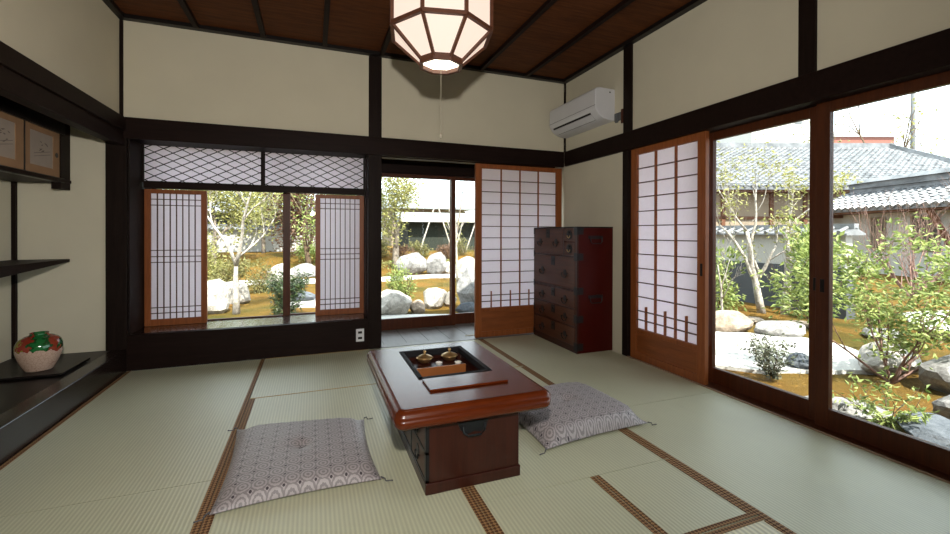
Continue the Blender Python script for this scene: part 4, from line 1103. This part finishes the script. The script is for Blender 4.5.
for (ya, yb) in ((14.6, 15.1), (12.9, 13.7), (10.6, 11.9)):
    w_ = hl(MB().box(13.96, 14.0, ya, yb, .55, 1.55)).build('window', M['windark'], hs)
    b_ = MB(); n = 5
    for i in range(n+1): b_.box(13.93, 13.96, ya+(yb-ya)*i/n-.02, ya+(yb-ya)*i/n+.02, .5, 1.6)
    b_.box(13.93, 13.96, ya, yb, .50, .55); b_.box(13.93, 13.96, ya, yb, 1.02, 1.07); b_.box(13.93, 13.96, ya, yb, 1.55, 1.6)
    hl(b_).build('window_grille', M['plasterb'], w_)
# things beyond the roofs
def cam(r, f, z): v = Matrix.Rotation(TH, 3, 'Z') @ Vector((r, f, 0)); return (v.x, v.y, z)
o = MB().tube([(0, 0, 0), (0, 0, 14)], [.17, .12], 10).build('utility_pole', M['concrete'], smooth=True); o.location = cam(30.6, 30, G); tag(o, 'grey utility pole standing behind the tiled roof', 'pole')
def far_tree(seed, r, f, h, mat, label, n, lean=0, rad=.22):
    p = Plant(seed); p.branch(V((0, 0, 0)), V((lean, 0, 1)), h*.52, rad, 3, .06, 3, .15, .62, .75); p.leaves(n, .26, .45)
    p.finish('street_tree', cam(r, f, G), label, 'tree', 'barkd', mat, 'trees beyond the tiled roof')
far_tree(91, 26.2, 28, 12.5, 'lf_yellow', 'sparse brown-trunked tree beyond the tiled roof, beside the utility pole', 260)
far_tree(92, 24.2, 29, 10.5, 'lf_olive', 'smaller bare tree beyond the roof, nearer the door stile', 160, .1, .16)
far_tree(93, 28.2, 27.5, 9.5, 'lf_yellow', 'leaning sparse tree beyond the roof, right of the trunked one', 200, .25, .16)
b = empty('distant_building', cam(30.3, 44, G), TH, 'white block of flats behind the tiled roof', 'building')
MB().box(-3.9, 1.9, -3, 3, 0, 14.3).build('wall_face', M['plasterw'], b); w = MB()
for i in range(3): w.box(-2.6+i*1.4, -1.9+i*1.4, -3.05, -3.0, 11.9, 13.0)
w.build('windows', M['concrete'], b)
b = empty('distant_building', cam(36.6, 46, G), TH, 'reddish low building behind the tiled roof, beside the flats', 'building')
MB().box(-3.4, 5.4, -3, 3, 0, 11.1).build('wall_face', M['brick'], b); MB().box(-3.6, 5.6, -3.2, 3.2, 11.1, 11.6).build('parapet', M['plasterw'], b)

# eaves and roof of our own house (out of view; eave lengthened to shade the near garden)
struct('roof', MB().box(BX-.6, 3.55, YS-.5, 5.15, 2.66, 2.78).prism([(XR+.10, 2.25), (3.72, 2.02), (3.72, 2.07), (XR+.10, 2.66)], 'Y', YS-.5, 5.0), M['tile'], 'unseen roof of the room, its eave extended for shade', cat='roof')
struct('wall_outer', MB().box(XR+.10, XR+.16, YS, D+.9, NT_, 2.66).box(XR+.10, XR+.16, 2.93, D+.1, -.4, NT_), M['plasterb'], 'outer wall above the garden doors', cat='wall')
struct('foundation', MB().box(BX-.2, XR+.14, 4.42, 4.60, -.45, -.07).box(XR+.0, XR+.16, YS, 4.6, -.45, -.055), M['concrete'], 'low concrete footing under the doors', cat='footing')

# ------------------------------------------------------------------ light
w = bpy.data.worlds.new('World'); sc.world = w; w.use_nodes = True
bg = w.node_tree.nodes['Background']; bg.inputs[0].default_value = (.82, .92, 1.0, 1); bg.inputs[1].default_value = 4.2
sd = bpy.data.lights.new('sun', 'SUN'); sd.energy = 19; sd.angle = .012; sd.color = (1, .95, .87)
s = bpy.data.objects.new('sun', sd); COL.objects.link(s)
az, el = math.radians(172), math.radians(54)      # azimuth measured from +Y clockwise
dv = Vector((math.sin(az)*math.cos(el), math.cos(az)*math.cos(el), math.sin(el)))
s.rotation_euler = dv.to_track_quat('Z', 'Y').to_euler(); s.location = dv*30
fl = bpy.data.lights.new('camera_flash', 'SPOT'); fl.energy = 235; fl.spot_size = math.radians(172); fl.spot_blend = 1.0; fl.shadow_soft_size = .035; fl.color = (1, .95, .88)
f = bpy.data.objects.new('camera_flash', fl); COL.objects.link(f); f.location = (0, -.02, 1.38)
f.rotation_euler = Vector((-.02, -1, -.24)).to_track_quat('Z', 'Y').to_euler()

# ------------------------------------------------------------------ camera
F, CYY, PITCH, ROLL, YAW = 428.7092, 234.936, .0041, .0023, .3612
cd = bpy.data.cameras.new('camera'); cd.sensor_fit = 'HORIZONTAL'; cd.sensor_width = 36; cd.lens = F/950*36
cd.shift_y = (CYY-267)/950; cd.clip_start = .02; cd.clip_end = 200
c = bpy.data.objects.new('camera', cd); COL.objects.link(c); c.location = (0, 0, 1.02)
Rm = Matrix.Rotation(-YAW, 3, 'Z') @ Matrix.Rotation(PI/2-PITCH, 3, 'X') @ Matrix.Rotation(ROLL, 3, 'Z')
c.rotation_euler = Rm.to_euler(); sc.camera = c
vs = sc.view_settings; vs.view_transform = 'Standard'; vs.look = 'None'; vs.gamma = 1; vs.exposure = 0; vs.use_curve_mapping = False
cy = sc.cycles; cy.max_bounces = 10; cy.diffuse_bounces = 6; cy.transparent_max_bounces = 12; cy.sample_clamp_indirect = 6
